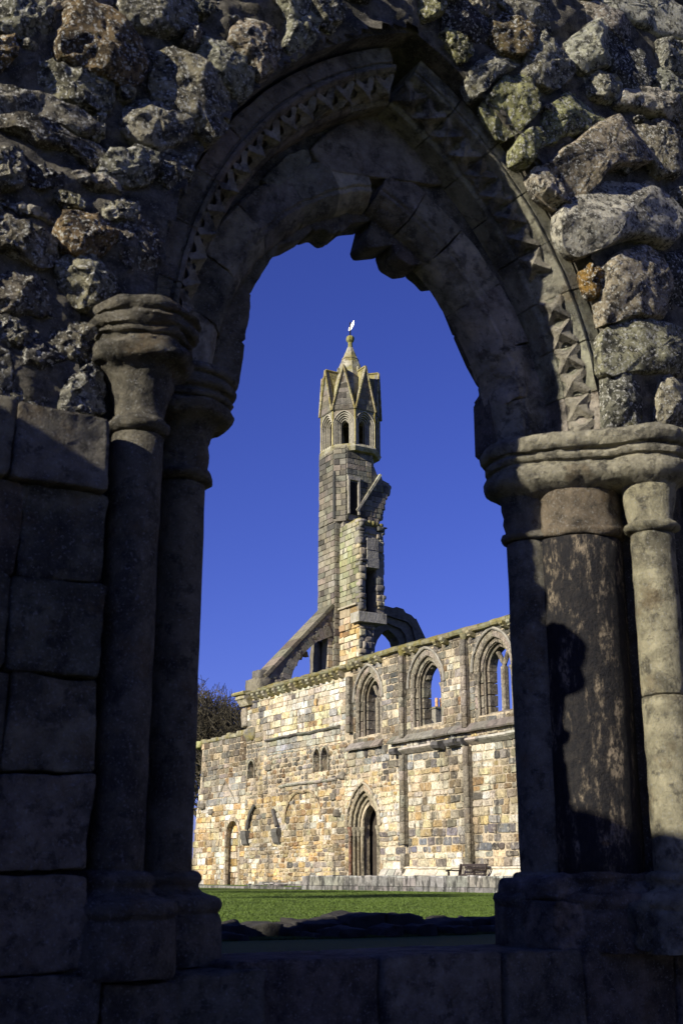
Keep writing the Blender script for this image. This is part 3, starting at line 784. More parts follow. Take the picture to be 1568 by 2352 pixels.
while x < 12.5:
    L_ = rng.uniform(.18, .6)
    zt = .125 + .05 * noise.noise(Vector((x * .9, 0, 4))) + rng.uniform(-.02, .02)
    if 6.95 < x < 7.6: zt += .05
    lump(x - .04, x + L_ + .05, 11.6 + rng.uniform(-.2, .2), 12.15 + rng.uniform(-.1, .2), -.12, zt, k, M_grey, foot, 'footing_stone', jitcol((.045, .043, .036), rng, .2), .045)
    if rng.random() < .45: lump(x + .1, x + L_ - .1, 11.2, 11.65, -.1, zt * .5, k + 50, M_grey, foot, 'footing_stone', jitcol((.045, .043, .036), rng, .2), .045)
    x += L_; k += 1

# unseen wall added outside the picture on the left to shade the near lawn
shade = tag(empty('shading_wall', (0, 9, 0)), 'plain rubble wall added unseen behind the left jamb to shade the near lawn', 'wall')
mb = MB(); mb.prism([(6.2, -.2), (10.6, -.2), (10.65, 5.2), (10.1, 6.1), (9.2, 6.3), (7.5, 6.9), (6.2, 6.7)], 'x', -.6, .4); mb.build('wall_core', M_wmort, shade)
def colshade(u, v, r): return pick(r, ((3, (.25, .23, .19)), (1, (.3, .22, .12))))
emit(ashlar((.4, 0, 0), (0, 1, 0), (0, 0, 1), (1, 0, 0), 6.2, 10.6, -.1, 5.2, (.25, .4), (.35, .8), colshade, rng), shade, 'wall_block', M_grey)

# ================================================================== parapet along the cloister walk
par = tag(empty('parapet_wall', (28.6, 42, 0)), 'long low grey parapet wall streaked with lichen in front of the bench', 'low wall')
mb = MB(); mb.box((28.36, 31.0, -.1), (28.74, 50.4, .55)); mb.build('wall_core', M_wmort, par)
y = 30.9; k = 0
while y < 50.5:
    L_ = rng.uniform(.7, 1.3); L_ = min(L_, 50.62 - y) if 50.62 - y > .3 else .35
    mesh('parapet_block', *block18(Vector((28.3, 0, 0)), Vector((0, 1, 0)), Vector((0, 0, 1)), Vector((-1, 0, 0)), y + .006, y + L_ - .006, .19, .575, -.5, rng.uniform(.0, .02), .018, .004, rng), M_low, par, jitcol((.23, .22, .19), rng, .2), fix=True)
    L2 = L_ * .5
    for q in range(2):
        mesh('foot_block', *block18(Vector((28.28, 0, 0)), Vector((0, 1, 0)), Vector((0, 0, 1)), Vector((-1, 0, 0)), y + q * L2 + .006, y + (q + 1) * L2 - .006, -.1, .18, -.5, rng.uniform(.0, .02), .012, .003, rng), M_low, par, jitcol((.21, .20, .18), rng, .2), fix=True)
    mesh('coping_block', *block18(Vector((0, 0, .576)), Vector((0, 1, 0)), Vector((1, 0, 0)), Vector((0, 0, 1)), y + .006, y + L_ - .006, 28.29, 28.79, -.05, rng.uniform(.015, .03), .012, .004, rng), M_low, par, jitcol((.36, .36, .32), rng, .2), fix=True)
    y += L_
kerb = tag(empty('broken_kerb', (28.3, 56, 0)), 'low broken kerb of dark stones left of the parapet wall', 'kerb')
y = 50.7
while y < 69:
    L_ = rng.uniform(.5, 1.2)
    lump(28.0 + rng.uniform(-.05, .05), 28.6, y, y + L_ - .03, -.15, .13 + rng.uniform(-.03, .05), k, M_low, kerb, 'kerb_stone', jitcol((.22, .21, .18), rng, .25), .025, 3)
    y += L_; k += 1
for k in range(9):
    y = 50.8 + k * .62
    lump(29.0, 29.6, y, y + .58, 0, .30 + rng.uniform(-.05, .06), k + 90, M_low, kerb, 'foundation_stone', jitcol((.34, .32, .27), rng, .2), .03, 3)
for k in range(10):
    y = 53 + rng.uniform(-2, 4); lump(28.5 + rng.uniform(0, .3), 28.9 + rng.uniform(0, .3), y, y + rng.uniform(.3, .8), 0, .22, k + 120, M_low, kerb, 'fallen_stone', jitcol((.22, .21, .18), rng, .25), .03, 3)

# ================================================================== bench
bench = tag(empty('garden_bench', (29.25, 39.15, .14)), 'dark wooden slatted garden bench behind the parapet wall', 'bench')
BY0, BY1, BZ = 38.35, 40.05, .14
def part(name, boxes):
    m_ = MB()
    for a, b in boxes: m_.box(a, b)
    return m_.build(name, M_wood, bench)
for yy in (BY0, BY1 - .07):
    m_ = MB(); m_.prism([(29.36, BZ), (29.43, BZ), (29.43, BZ + .42), (29.53, BZ + .90), (29.46, BZ + .90), (29.36, BZ + .44)], 'y', yy, yy + .07); m_.build('back_leg', M_wood, bench)
    m_ = MB(); m_.prism([(28.86, BZ), (28.93, BZ), (28.93, BZ + .62), (28.86, BZ + .62)], 'y', yy, yy + .07); m_.build('front_leg', M_wood, bench)
    m_ = MB(); m_.prism([(28.78, BZ + .63), (28.80, BZ + .61), (28.86, BZ + .62), (29.0, BZ + .645), (29.2, BZ + .625), (29.41, BZ + .63), (29.42, BZ + .68), (29.2, BZ + .67), (29.0, BZ + .695), (28.86, BZ + .69), (28.79, BZ + .67)], 'y', yy - .015, yy + .085); m_.build('armrest', M_wood, bench)
def bx(z): return 29.40 + (z - BZ - .42) * .208
part('seat_rail', [((28.88, BY0 + .07, BZ + .34), (28.92, BY1 - .07, BZ + .40))])
for k in range(6): part('seat_slat', [((28.88 + k * .085, BY0 + .02, BZ + .41), (28.95 + k * .085, BY1 - .02, BZ + .435))])
for z0, z1 in ((BZ + .82, BZ + .90), (BZ + .46, BZ + .52)):
    m_ = MB(); m_.prism([(bx(z0), z0), (bx(z0) + .045, z0), (bx(z1) + .045, z1), (bx(z1), z1)], 'y', BY0 + .07, BY1 - .07); m_.build('back_rail', M_wood, bench)
for k in range(17):
    yy = BY0 + .11 + k * (BY1 - BY0 - .24) / 16.0
    z0, z1 = BZ + .52, BZ + .82
    m_ = MB(); m_.prism([(bx(z0) + .012, z0), (bx(z0) + .032, z0), (bx(z1) + .032, z1), (bx(z1) + .012, z1)], 'y', yy, yy + .038); m_.build('back_slat', M_wood, bench)

# ================================================================== nave wall
CRM = (.60, .51, .34); WHT = (.74, .68, .53); OCH = (.38, .255, .10); BRN = (.19, .115, .05); GRY = (.27, .245, .20); DGY = (.085, .08, .075); YEL = (.52, .42, .22); PG = (.42, .39, .32)
nave = tag(empty('nave_wall', (30.5, 48, 0)), 'long sunlit ruined church wall of golden blocks with three pointed windows', 'ruined wall')
rng = random.Random(31)
WIN = [(47.48, 1.12), (42.83, 1.22), (38.15, 1.25)]
WZS = (8.40, 8.48, 8.55); WRISE = 1.50
def win_open(c, half, zs, rise, z0):
    def f(z):
        if z < z0 or z > zs + rise: return None
        h_ = arch_half_at(half, zs, rise, z); return (c - h_, c + h_) if h_ > .02 else None
    return f
DOOR = (47.95, 1.30, 2.75, 1.80)
dop = win_open(DOOR[0], DOOR[1], DOOR[2], DOOR[3], -1)
nic = win_open(61.32, .85, 2.75, .80, -1)
sw1 = win_open(59.2, .36, 6.1, .42, 5.6); sw2 = win_open(52.15, .30, 6.15, .42, 5.45); sw3 = win_open(51.4, .30, 6.15, .42, 5.45)
wops = [win_open(c, h_, z, WRISE, 6.75) for (c, h_), z in zip(WIN, WZS)]
def ol(c, half, zs, rise, z0, n=8): return [(c - half, z0), (c + half, z0)] + pointed(c, half, zs, rise, n)[0:] 
def slab(nm, outer, holes, x0, x1, colr=(.5, .43, .31)): return holed_slab(nm, outer, holes, 'x', x0, x1, M_wmort, nave, colr)
# masonry core behind the face stones, in two skins so that the window reveals step inwards
slab('wall_core', [(28, .0), (49.2, .0), (49.2, 10.2), (28, 10.3)], [ol(c, h_, z, WRISE, 6.75) for (c, h_), z in zip(WIN, WZS)] + [ol(DOOR[0], DOOR[1], DOOR[2], DOOR[3], .02)], 30.0, 30.32)
slab('wall_core', [(28, .0), (49.2, .0), (49.2, 10.2), (28, 10.3)], [ol(c, h_ - .36, z, WRISE - .42, 6.85) for (c, h_), z in zip(WIN, WZS)] + [ol(DOOR[0], DOOR[1] - .62, DOOR[2], DOOR[3] - .85, .02)], 30.325, 30.72)
slab('wall_core', [(49.2, .0), (66.7, .0), (66.2, 3.8), (65.8, 5.4), (65.6, 8.0), (60.0, 8.05), (59.6, 9.9), (49.2, 9.95)],
     [ol(61.32, .85, 2.75, .80, .02), ol(59.2, .36, 6.1, .42, 5.6), ol(52.15, .30, 6.15, .42, 5.45), ol(51.4, .30, 6.15, .42, 5.45)], 30.0, 30.5)
slab('wall_core', [(49.25, .0), (66.6, .0), (66.1, 3.8), (65.7, 5.4), (65.5, 7.95), (59.95, 8.0), (59.5, 9.85), (49.25, 9.9)], [], 30.85, 31.2, (.1, .085, .06))  # back skin passed a dark colour for the shade inside the small windows

def c_low(y, z, r):
    if 1.55 < z < 2.55: return pick(r, ((3, (.17, .165, .17)), (1.5, DGY), (2, CRM), (1, OCH), (1, GRY)))
    if z > 5.0: return pick(r, ((4, WHT), (2, DGY), (2, PG), (1.2, YEL), (1, GRY)))
    return pick(r, ((5, CRM), (4.5, WHT), (2.2, YEL), (1.8, OCH), (1.4, BRN), (1.6, GRY), (1, DGY), (1.2, PG)))
def c_up(y, z, r): return pick(r, ((4, (.17, .155, .124)), (3, (.215, .195, .15)), (.8, CRM), (2, (.105, .097, .08)), (.5, BRN), (.8, PG)))
def c_b(y, z, r):
    if z > 8.6: return pick(r, ((4, WHT), (2.5, PG), (2.2, DGY), (1.2, CRM), (.6, OCH)))
    if z > 7.45: return pick(r, ((3, CRM), (2, YEL), (3, GRY), (1.5, WHT), (1, BRN), (1, DGY)))
    if z > 6.6: return pick(r, ((5, (.25, .235, .185)), (2, PG), (1, CRM)))
    if z > 4.6: return pick(r, ((4, (.31, .28, .21)), (3, CRM), (2, GRY), (2, BRN), (1, DGY), (1, YEL)))
    return pick(r, ((4, (.52, .40, .20)), (3, OCH), (3, CRM), (2.5, BRN), (2, DGY), (2, YEL), (1.5, GRY), (1.5, WHT)))
def c_c(y, z, r):
    if z > 4.2: return pick(r, ((5, (.24, .22, .175)), (3, (.18, .165, .135)), (1.2, CRM), (1, BRN), (1, PG)))
    return pick(r, ((4, CRM), (3, OCH), (2, GRY), (2, BRN), (2, WHT), (1.5, YEL)))
U_, V_, S_ = (0, 1, 0), (0, 0, 1), (-1, 0, 0)
bl = []
bl += ashlar((29.99, 0, 0), U_, V_, S_, 30.5, 49.0, 6.22, 10.2, (.22, .38), (.28, .8), c_up, rng, wops + [lambda z: (48.86, 49.14), lambda z: (44.38, 44.66), lambda z: (39.78, 40.06)], cut=.05, wob=.05, jit=.02, bev=.02, gap=.016)
bl += ashlar((29.985, 0, 0), U_, V_, S_, 30.5, 44.36, .92, 6.18, (.22, .38), (.28, .85), c_low, rng, [lambda z: (44.38, 44.66), lambda z: (39.76, 40.0)], proud=(.0, .06), cut=.05, wob=.05, jit=.026, bev=.035, gap=.018)
bl += ashlar((29.985, 0, 0), U_, V_, S_, 44.60, 49.6, .12, 6.18, (.18, .40), (.25, .85), c_low, rng, [dop], proud=(.0, .065), cut=.07, wob=.08, jit=.032, bev=.04, gap=.016)
bl += ashlar((29.985, 0, 0), U_, V_, S_, 49.1, 59.9, 7.46, 9.72, (.22, .38), (.3, 1.0), c_b, rng, proud=(.0, .055), cut=.05, wob=.05, jit=.014, bev=.02, gap=.014)
bl += ashlar((29.985, 0, 0), U_, V_, S_, 50.0, 57.5, 6.75, 7.44, (.30, .36), (.5, .9), c_b, rng, proud=(.02, .05), bev=.02, cut=.03)
bl += ashlar((29.985, 0, 0), U_, V_, S_, 57.5, 59.9, 4.9, 7.44, (.2, .3), (.24, .5), c_b, rng, [sw1], proud=(.0, .06), cut=.08, wob=.07, jit=.022, bev=.045)
bl += ashlar((29.985, 0, 0), U_, V_, S_, 49.6, 50.0, 6.2, 7.44, (.2, .3), (.24, .5), c_b, rng, proud=(.0, .06), cut=.08, wob=.07, jit=.022, bev=.045)
bl += ashlar((29.985, 0, 0), U_, V_, S_, 49.1, 57.5, 4.98, 6.74, (.18, .28), (.22, .48), c_b, rng, [sw2, sw3], proud=(.0, .07), cut=.08, wob=.07, jit=.025, bev=.045)
bl += ashlar((29.985, 0, 0), U_, V_, S_, 49.6, 59.9, .14, 4.9, (.16, .36), (.22, .75), c_b, rng, proud=(.0, .06), cut=.07, wob=.08, jit=.032, bev=.04)
bl += ashlar((29.985, 0, 0), U_, V_, S_, 59.9, 66.8, .08, 8.05, (.22, .42), (.3, 1.0), c_c, rng, [nic], proud=(.0, .06), cut=.05, wob=.05, jit=.018, bev=.035,
             lim=lambda z: (59.9, (66.75 - z * .18 if z < 4 else 66.0 if z < 5.4 else 65.65) + random.Random(int(z * 50)).uniform(-.15, .25)))
emit(bl, nave, 'wall_stone', M_wall)

def sweep_x(prof, y0, y1, name, mat, colr, par=None, n=1, rough=0.0):
    """moulding running along the wall; prof = closed (X, Z) outline"""
    mb = MB(); m = len(prof); vs = []
    for i in range(n + 1):
        y = y0 + (y1 - y0) * i / n
        for a, b in prof:
            q = Vector((a, y, b))
            if rough: q += noise.noise_vector(q * 2.3) * rough + noise.noise_vector(q * 7) * rough * .5
            vs.append(q)
    fs = [tuple(range(m)), tuple(range(n * m, (n + 1) * m))]
    for i in range(n):
        for j in range(m): fs.append((i * m + j, i * m + (j + 1) % m, (i + 1) * m + (j + 1) % m, (i + 1) * m + j))
    return mesh(name, vs, fs, mat, par or nave, colr, fix=True)
# cornice blocks and corbel table
def run(y0, y1, prof, name, mat, colr, lens=(.6, 1.3), rough=.02, gap=.008, zf=None):
    y = y0
    while y < y1 - .05:
        L_ = rng.uniform(*lens)
        if y1 - y - L_ < lens[0] * .5: L_ = y1 - y
        dz = rng.uniform(-.025, .025)
        sweep_x([(a, b + dz) for a, b in prof], y + gap, y + L_ - gap, name, mat, jitcol(colr, rng, .2), n=3, rough=rough)
        y += L_
MOS = (.20, .19, .12)
run(28, 49.0, [(29.78, 10.22), (29.74, 10.30), (29.74, 10.40), (29.95, 10.50), (30.7, 10.52), (30.7, 10.2), (29.98, 10.2)], 'cornice_block', M_moss, MOS)
run(49.05, 59.9, [(29.70, 10.05), (29.66, 10.10), (29.66, 10.17), (29.9, 10.24), (30.9, 10.26), (30.9, 9.93), (29.96, 9.93)], 'cornice_block', M_moss, MOS)
run(49.05, 59.6, [(29.98, 10.25), (29.98, 10.36), (30.5, 10.42), (30.5, 10.25)], 'cornice_block', M_moss, MOS, (.3, .7), .05)
def corbel(y, z0, z1, wd=.13):
    prof = [(29.94, z1), (29.62, z1), (29.61, z1 - .10), (29.70, z1 - .17), (29.68, z1 - .22), (29.86, z0), (29.97, z0 - .03), (30.0, z1)]
    sweep_x(prof, y - wd, y + wd, 'corbel', M_moss, jitcol((.30, .28, .2), rng, .2), n=2, rough=.03)
k = 0
for i in range(16): corbel(49.75 + i * .595, 9.70, 10.02)
for y in (48.45, 46.35, 44.05, 41.75, 41.2, 39.35, 37.15, 36.7, 48.0, 46.9, 43.5): corbel(y, 9.98, 10.24, .11)
# big corner corbel over the west end
sweep_x([(29.55, 9.80), (29.45, 9.86), (29.45, 10.0), (29.9, 10.05), (30.6, 10.05), (30.6, 9.55), (29.75, 9.5)], 59.3, 60.35, 'corner_corbel', M_moss, (.42, .38, .28), n=4, rough=.03)
sweep_x([(29.5, 10.12), (29.45, 10.2), (29.5, 10.28), (30.6, 10.32), (30.6, 10.1)], 59.5, 60.85, 'corner_corbel', M_moss, (.33, .30, .15), n=4, rough=.03)
# sloping sills below the windows
for y0, y1, zt in ((46.25, 49.15, 6.86), (41.02, 45.55, 6.86), (30.5, 40.98, 6.88)):
    c = y0
    while c < y1 - .1:
        L_ = rng.uniform(.7, 1.2); L_ = min(L_, y1 - c)
        if y1 - c - L_ < .3: L_ = y1 - c
        sweep_x([(30.36, zt), (29.74, 6.30), (29.70, 6.22), (29.74, 6.16), (29.96, 6.18), (30.36, 6.5)], c + .006, c + L_ - .006, 'sloping_sill', M_grey, jitcol((.20, .185, .15), rng, .25), n=4, rough=.03); c += L_
# hollow string course under the windows
run(36.0, 39.75, [(29.93, 5.98), (29.64, 5.92), (29.62, 5.84), (29.70, 5.78), (29.93, 5.66)], 'string_course', M_grey, (.38, .35, .29), rough=.015)
run(42.0, 44.6, [(29.93, 5.98), (29.66, 5.92), (29.64, 5.84), (29.72, 5.78), (29.93, 5.66)], 'string_course', M_grey, (.40, .37, .30), rough=.015)
for y0, y1 in ((41.5, 42.0), (40.4, 41.05), (44.75, 45.2), (39.9, 40.1)):
    sweep_x([(29.93, 5.99), (29.55, 5.93), (29.52, 5.80), (29.62, 5.70), (29.93, 5.64)], y0, y1, 'string_course', M_grey, (.10, .095, .09), n=4, rough=.05)
run(50.0, 57.5, [(29.95, 7.52), (29.80, 7.46), (29.78, 7.42), (29.86, 7.36), (29.95, 7.36)], 'ledge', M_grey, (.16, .15, .125), rough=.04, lens=(.5, 1.1))
run(50.3, 56.0, [(29.95, 5.06), (29.86, 5.02), (29.85, 4.98), (29.90, 4.92), (29.95, 4.90)], 'ledge', M_grey, (.30, .28, .22), rough=.02, lens=(.5, 1.1))
# plinth
run(30.5, 44.5, [(29.95, .96), (29.80, .955), (29.74, .93), (29.73, .89), (29.76, .86), (29.80, .85), (29.72, .70), (29.60, .56), (29.52, .42), (29.50, .10), (29.95, .10)], 'plinth', M_grey, (.55, .50, .38), (.9, 1.6), .012)
for y in (44.75, 45.35, 45.95): sweep_x([(29.93, .90), (29.78, .86), (29.62, .60), (29.5, .35), (29.5, .08), (29.93, .08)], y - .27, y + .28, 'plinth', M_grey, jitcol((.36, .34, .29), rng, .3), n=3, rough=.05)

# wall shafts (pairs of rolls) between the bays
def wall_shaft(y, z0, z1, x=29.80, base=False):
    z = z0
    while z < z1 - .02:
        L_ = min(rng.uniform(.35, .7), z1 - z)
        if z1 - z - L_ < .2: L_ = z1 - z
        if rng.random() > .06:
            mb = MB(); cc = jitcol((.25, .225, .175), rng, .3)
            for dy, r in ((0, .105), (.19, .07)):
                mb.lathe([(z + .006, r * .9), (z + .02, r), (z + L_ - .02, r), (z + L_ - .006, r * .9)], x + (.02 if dy else 0), y + dy, 12, col=cc)
            mb.box((x + .06, y - .10, z + .004), (30.0, y + .26, z + L_ - .004), cc)
            auto_smooth(mb.build('wall_shaft', M_wall, nave, col=True))
        z += L_
    if base:
        mb = MB(); mb.lathe([(z0 - .14, .15), (z0 - .08, .16), (z0 - .05, .13), (z0 - .02, .15), (z0, .11)], x, y, 12, col=(.3, .28, .22)); auto_smooth(mb.build('shaft_base', M_wall, nave, col=True))
for y in (48.93, 44.45, 39.86):
    wall_shaft(y, 6.35, 9.95)
    mb = MB(); mb.lathe([(9.95, .11), (10.02, .15), (10.14, .19), (10.2, .2)], 29.86, y, 12, col=MOS); auto_smooth(mb.build('shaft_capital', M_moss, nave, col=True))
wall_shaft(44.45, .30, 5.62, 29.78); wall_shaft(39.83, 1.12, 5.60, 29.78, True)

# windows: stepped pointed openings with rolls, hood mould, mullions
def arch_path(c, half, zs, rise, z0, x, n=10):
    """right springing is the smaller Y"""
    pts = pointed(c, half, zs, rise, n)
    return [(x, c + half, z0)] + [(x, a, b) for a, b in pts] + [(x, c - half, z0)]
def band(c, half0, half1, zs, rise0, rise1, z0, x0, x1, name, colr, par, pieces=7, mat=None, erode=0.01):
    """ring of stones between two pointed outlines, x0 front .. x1 back, cut into pieces"""
    A = [(p[1], p[2]) for p in arch_path(c, half0, zs, rise0, z0, 0, 14)]; B = [(p[1], p[2]) for p in arch_path(c, half1, zs, rise1, z0, 0, 14)]
    def split(P_):
        out = []
        for (a, b), (a2, b2) in zip(P_[:-1], P_[1:]):
            L_ = math.hypot(a2 - a, b2 - b); k = max(1, int(L_ / .45)) if (a2 == a and b2 != b) else 1
            out += [(a + (a2 - a) * i / k, b + (b2 - b) * i / k) for i in range(k)]
        return out + [P_[-1]]
    A = [A[0]] * 0 + A; n = len(A)
    def lerp(P_, t):
        i = min(int(t), n - 2); f = t - i; return (P_[i][0] + (P_[i + 1][0] - P_[i][0]) * f, P_[i][1] + (P_[i + 1][1] - P_[i][1]) * f)
    cuts = [0, .22, .48, .74, 1.0] + [1 + (n - 3) * i / pieces for i in range(1, pieces + 1)] + [n - 2 + q for q in (.26, .52, .78, 1.0)]
    for t0, t1 in zip(cuts[:-1], cuts[1:]):
        m = 4 if t1 - t0 > .9 else 1; vs = []; fs = []; g_ = .012
        for i in range(m + 1):
            t_ = t0 + g_ + (t1 - t0 - 2 * g_) * i / m; a = lerp(A, t_); b = lerp(B, t_)
            for P3 in ((x0, *a), (x1, *a), (x1, *b), (x0, *b)):
                q = Vector(P3); q += noise.noise_vector(q * 6) * erode; vs.append(q)
        for i in range(m):
            for j in range(4): fs.append((i * 4 + j, i * 4 + (j + 1) % 4, i * 4 + 4 + (j + 1) % 4, i * 4 + 4 + j))
        fs += [(0, 1, 2, 3), tuple(range(m * 4, m * 4 + 4))]
        mesh(name, vs, fs, mat or M_wall, par, jitcol(colr, rng, .25), fix=True)
def roll(c, half, zs, rise, z0, x, r, name, colr, par, mat=None, caps=True):
    pts = arch_path(c, half, zs, rise, z0, x, 10); ap = [p for p in pts if p[2] >= zs - 1e-6]
    mb = MB(); mb.tube(ap, r, 8, col=colr); auto_smooth(mb.build(name, mat or M_wall, par, col=True), 50)
    for s in (-1, 1):
        mb = MB(); mb.lathe([(z0, r * 1.5), (z0 + .08, r * 1.5), (z0 + .12, r), (zs - .42, r), (zs - .40, r * 1.35), (zs - .36, r * 1.1), (zs - .22, r * 1.3), (zs - .12, r * 2.0), (zs - .04, r * 2.1), (zs - .01, r)] if caps else [(z0, r), (zs, r)], x, c + s * half, 10, col=colr)
        auto_smooth(mb.build('jamb_shaft', mat or M_wall, par, col=True), 50)
WB = (.27, .235, .175)
for k, ((c, h_), zs) in enumerate(zip(WIN, WZS)):
    wn = empty('window', (30, c, 6.8), nave); wn.location = Vector((30, c, 6.8)) - Vector(nave.location)
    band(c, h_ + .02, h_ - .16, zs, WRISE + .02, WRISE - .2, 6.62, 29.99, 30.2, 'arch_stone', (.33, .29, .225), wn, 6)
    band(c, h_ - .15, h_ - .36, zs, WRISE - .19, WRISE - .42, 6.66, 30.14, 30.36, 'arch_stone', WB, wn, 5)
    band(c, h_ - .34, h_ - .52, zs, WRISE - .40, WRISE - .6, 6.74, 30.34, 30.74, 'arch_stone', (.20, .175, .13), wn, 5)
    roll(c, h_ - .14, zs, WRISE - .18, 6.60, 30.06, .07, 'arch_roll', (.30, .265, .2), wn)
    roll(c, h_ - .35, zs, WRISE - .42, 6.68, 30.24, .05, 'arch_roll', WB, wn, caps=False)
    hp = [p for p in arch_path(c, h_ + .13, zs, WRISE + .12, zs - .1, 29.94, 10)]
    mb = MB(); mb.tube(hp[1:-1] if True else hp, .065, 6, col=(.30, .28, .23)); auto_smooth(mb.build('hood_mould', M_grey, wn, col=True), 50)
    zt = zs + WRISE - .55
    if k != 1:                                    # mullion with forked head
        cm = c - .02; zf = zs + .10
        mb = MB(); mb.prism([(30.38, cm - .06), (30.44, cm - .10), (30.62, cm - .10), (30.68, cm - .06), (30.68, cm + .06), (30.62, cm + .10), (30.44, cm + .10), (30.38, cm + .06)], 'z', 6.6, zf, (.27, .24, .18)); mb.build('mullion', M_wall, wn, col=True)
        for s in (-1, 1):
            q = [(cm - s * .02, zf - .02), (cm + s * .09, zf + .22), (cm + s * .27, zf + .52), (cm + s * .40, zf + .66)]
            mb = MB(); mb.tube([(30.53, a, b) for a, b in q], [.10, .10, .10, .11], 8, col=(.25, .22, .165)); auto_smooth(mb.build('tracery', M_wall, wn, col=True), 50)
    else:                                         # broken stubs of lost tracery
        for a, b in ((c + .55, zs + .42), (c + .30, zs + .86), (c - .62, zs - .1)):
            lump(30.42, 30.62, a - .16, a + .12, b - .09, b + .10, int(a * 9), M_wall, wn, 'tracery_stub', (.2, .18, .14), .05, 3)

# doorway with deep moulded arch
dr = empty('doorway', (30, 48, .1), nave); dr.location = Vector((30, 47.95, .1)) - Vector(nave.location)
c, h_, zs, ri = DOOR
for k in range(4):
    o0 = .02 - .155 * k; o1 = o0 - .17
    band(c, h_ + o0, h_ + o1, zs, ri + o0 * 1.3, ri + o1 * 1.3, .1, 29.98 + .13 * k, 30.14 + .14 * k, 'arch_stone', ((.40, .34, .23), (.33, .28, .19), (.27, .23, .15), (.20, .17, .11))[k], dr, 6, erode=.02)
    pr_ = [p for p in arch_path(c, h_ + o1 + .02, zs, ri + o1 * 1.3, .1, 29.98 + .13 * k + .03, 10)][1:-1]
    mb = MB(); mb.tube(pr_, .055, 8, col=(.36, .31, .21)); auto_smooth(mb.build('arch_roll', M_wall, dr, col=True), 50)
    for s in (-1, 1):
        cc = (.30, .14, .085) if (k == 0 and s > 0) else (.33, .29, .2)
        mb = MB(); mb.lathe([(.1, .075), (zs - .42, .075), (zs - .40, .10), (zs - .36, .09), (zs - .2, .11), (zs - .12, .15), (zs - .02, .155), (zs, .09)], 29.98 + .13 * k + .02, c + s * (h_ + o1 + .04), 10, col=cc); auto_smooth(mb.build('jamb_shaft', M_wall, dr, col=True), 50)
hp = arch_path(c, h_ + .12, zs, ri + .13, .1, 29.93, 10)[1:-1]
mb = MB(); mb.tube(hp, .06, 6, col=(.5, .44, .32)); auto_smooth(mb.build('hood_mould', M_wall, dr, col=True), 50)
mb = MB(); mb.prism([(47.95 - 1.4, .02), (47.95 + 1.5, .02), (47.95 + 1.5, 4.6), (47.95 - 1.4, 4.6)], 'x', 30.9, 31.0, (.05, .04, .03)); mb.build('doorway_shade', M_grey, dr, col=True)  # near-black panel standing for the shade inside the doorway

# round-headed niche in the western stretch
nc = empty('niche', (30, 61.3, .1), nave); nc.location = Vector((30, 61.32, .1)) - Vector(nave.location)
band(61.32, .95, .74, 2.75, .92, .70, .1, 29.93, 30.1, 'arch_stone', (.42, .36, .25), nc, 7, erode=.03)
bl = ashlar((30.30, 0, 0), U_, V_, S_, 60.45, 62.2, .1, 3.6, (.28, .4), (.4, .7), c_c, rng, proud=(.0, .055), bev=.02)
for sc, vs_, fs_, cc in bl: mesh('infill_stone', vs_, fs_, M_wall, nc, cc)
# fragments of a vault rib springing from corbels, and the outline of a walled-up arch
def rib(pts, x, r, colr, name='vault_rib', mat=None):
    for (a, b), (a2, b2) in zip(pts[:-1], pts[1:]):
        mb = MB(); mb.tube([(x, a, b), (x, (a + a2) / 2, (b + b2) / 2), (x, a2 , b2)], r, 6, col=jitcol(colr, rng, .2)); auto_smooth(mb.build(name, mat or M_grey, nave, col=True), 50)
rib([(59.42, 2.95), (59.25, 3.4), (58.98, 3.8), (58.6, 4.15)], 29.84, .10, (.11, .105, .095)); rib([(56.5, 3.85), (56.28, 3.45), (56.05, 3.0)], 29.84, .10, (.11, .105, .095))
for y in (59.6, 56.1):
    sweep_x([(29.97, 2.92), (29.70, 2.88), (29.70, 2.70), (29.78, 2.45), (29.84, 2.2), (29.97, 2.1)], y - .3, y + .3, 'corbel', M_grey, (.12, .115, .10), n=3, rough=.04)
for q in ((55.35, 51.75, 3.2, 1.35),):
    m_ = (q[0] + q[1]) / 2; pts = pointed(m_, (q[0] - q[1]) / 2, q[2], q[3], 7)
    for (a, b), (a2, b2) in zip(pts[:-1], pts[1:]):
        mb = MB(); mb.tube([(29.93, a, b), (29.93, a2, b2)], .075, 5, col=jitcol((.44, .35, .2), rng, .3)); mb.build('blocked_arch_stone', M_wall, nave, col=True)
pts = [(63.2, 4.82), (62.42, 5.65), (61.05, 4.5)]
for (a, b), (a2, b2) in zip(pts[:-1], pts[1:]):
    mb = MB(); mb.tube([(29.96, a, b), (29.96, a2, b2)], .05, 5, col=(.22, .2, .16)); mb.build('roof_scar', M_wall, nave, col=True)
for (y, hw, z0, zs_, ri_) in ((59.2, .36, 5.6, 6.1, .42), (52.15, .30, 5.45, 6.15, .42), (51.4, .30, 5.45, 6.15, .42)):
    sw = empty('window', (30, y, z0), nave); sw.location = Vector((30, y, z0)) - Vector(nave.location)
    band(y, hw + .10, hw, zs_, ri_ + .1, ri_, z0, 29.90, 30.2, 'arch_stone', (.30, .27, .2), sw, 4, erode=.03)
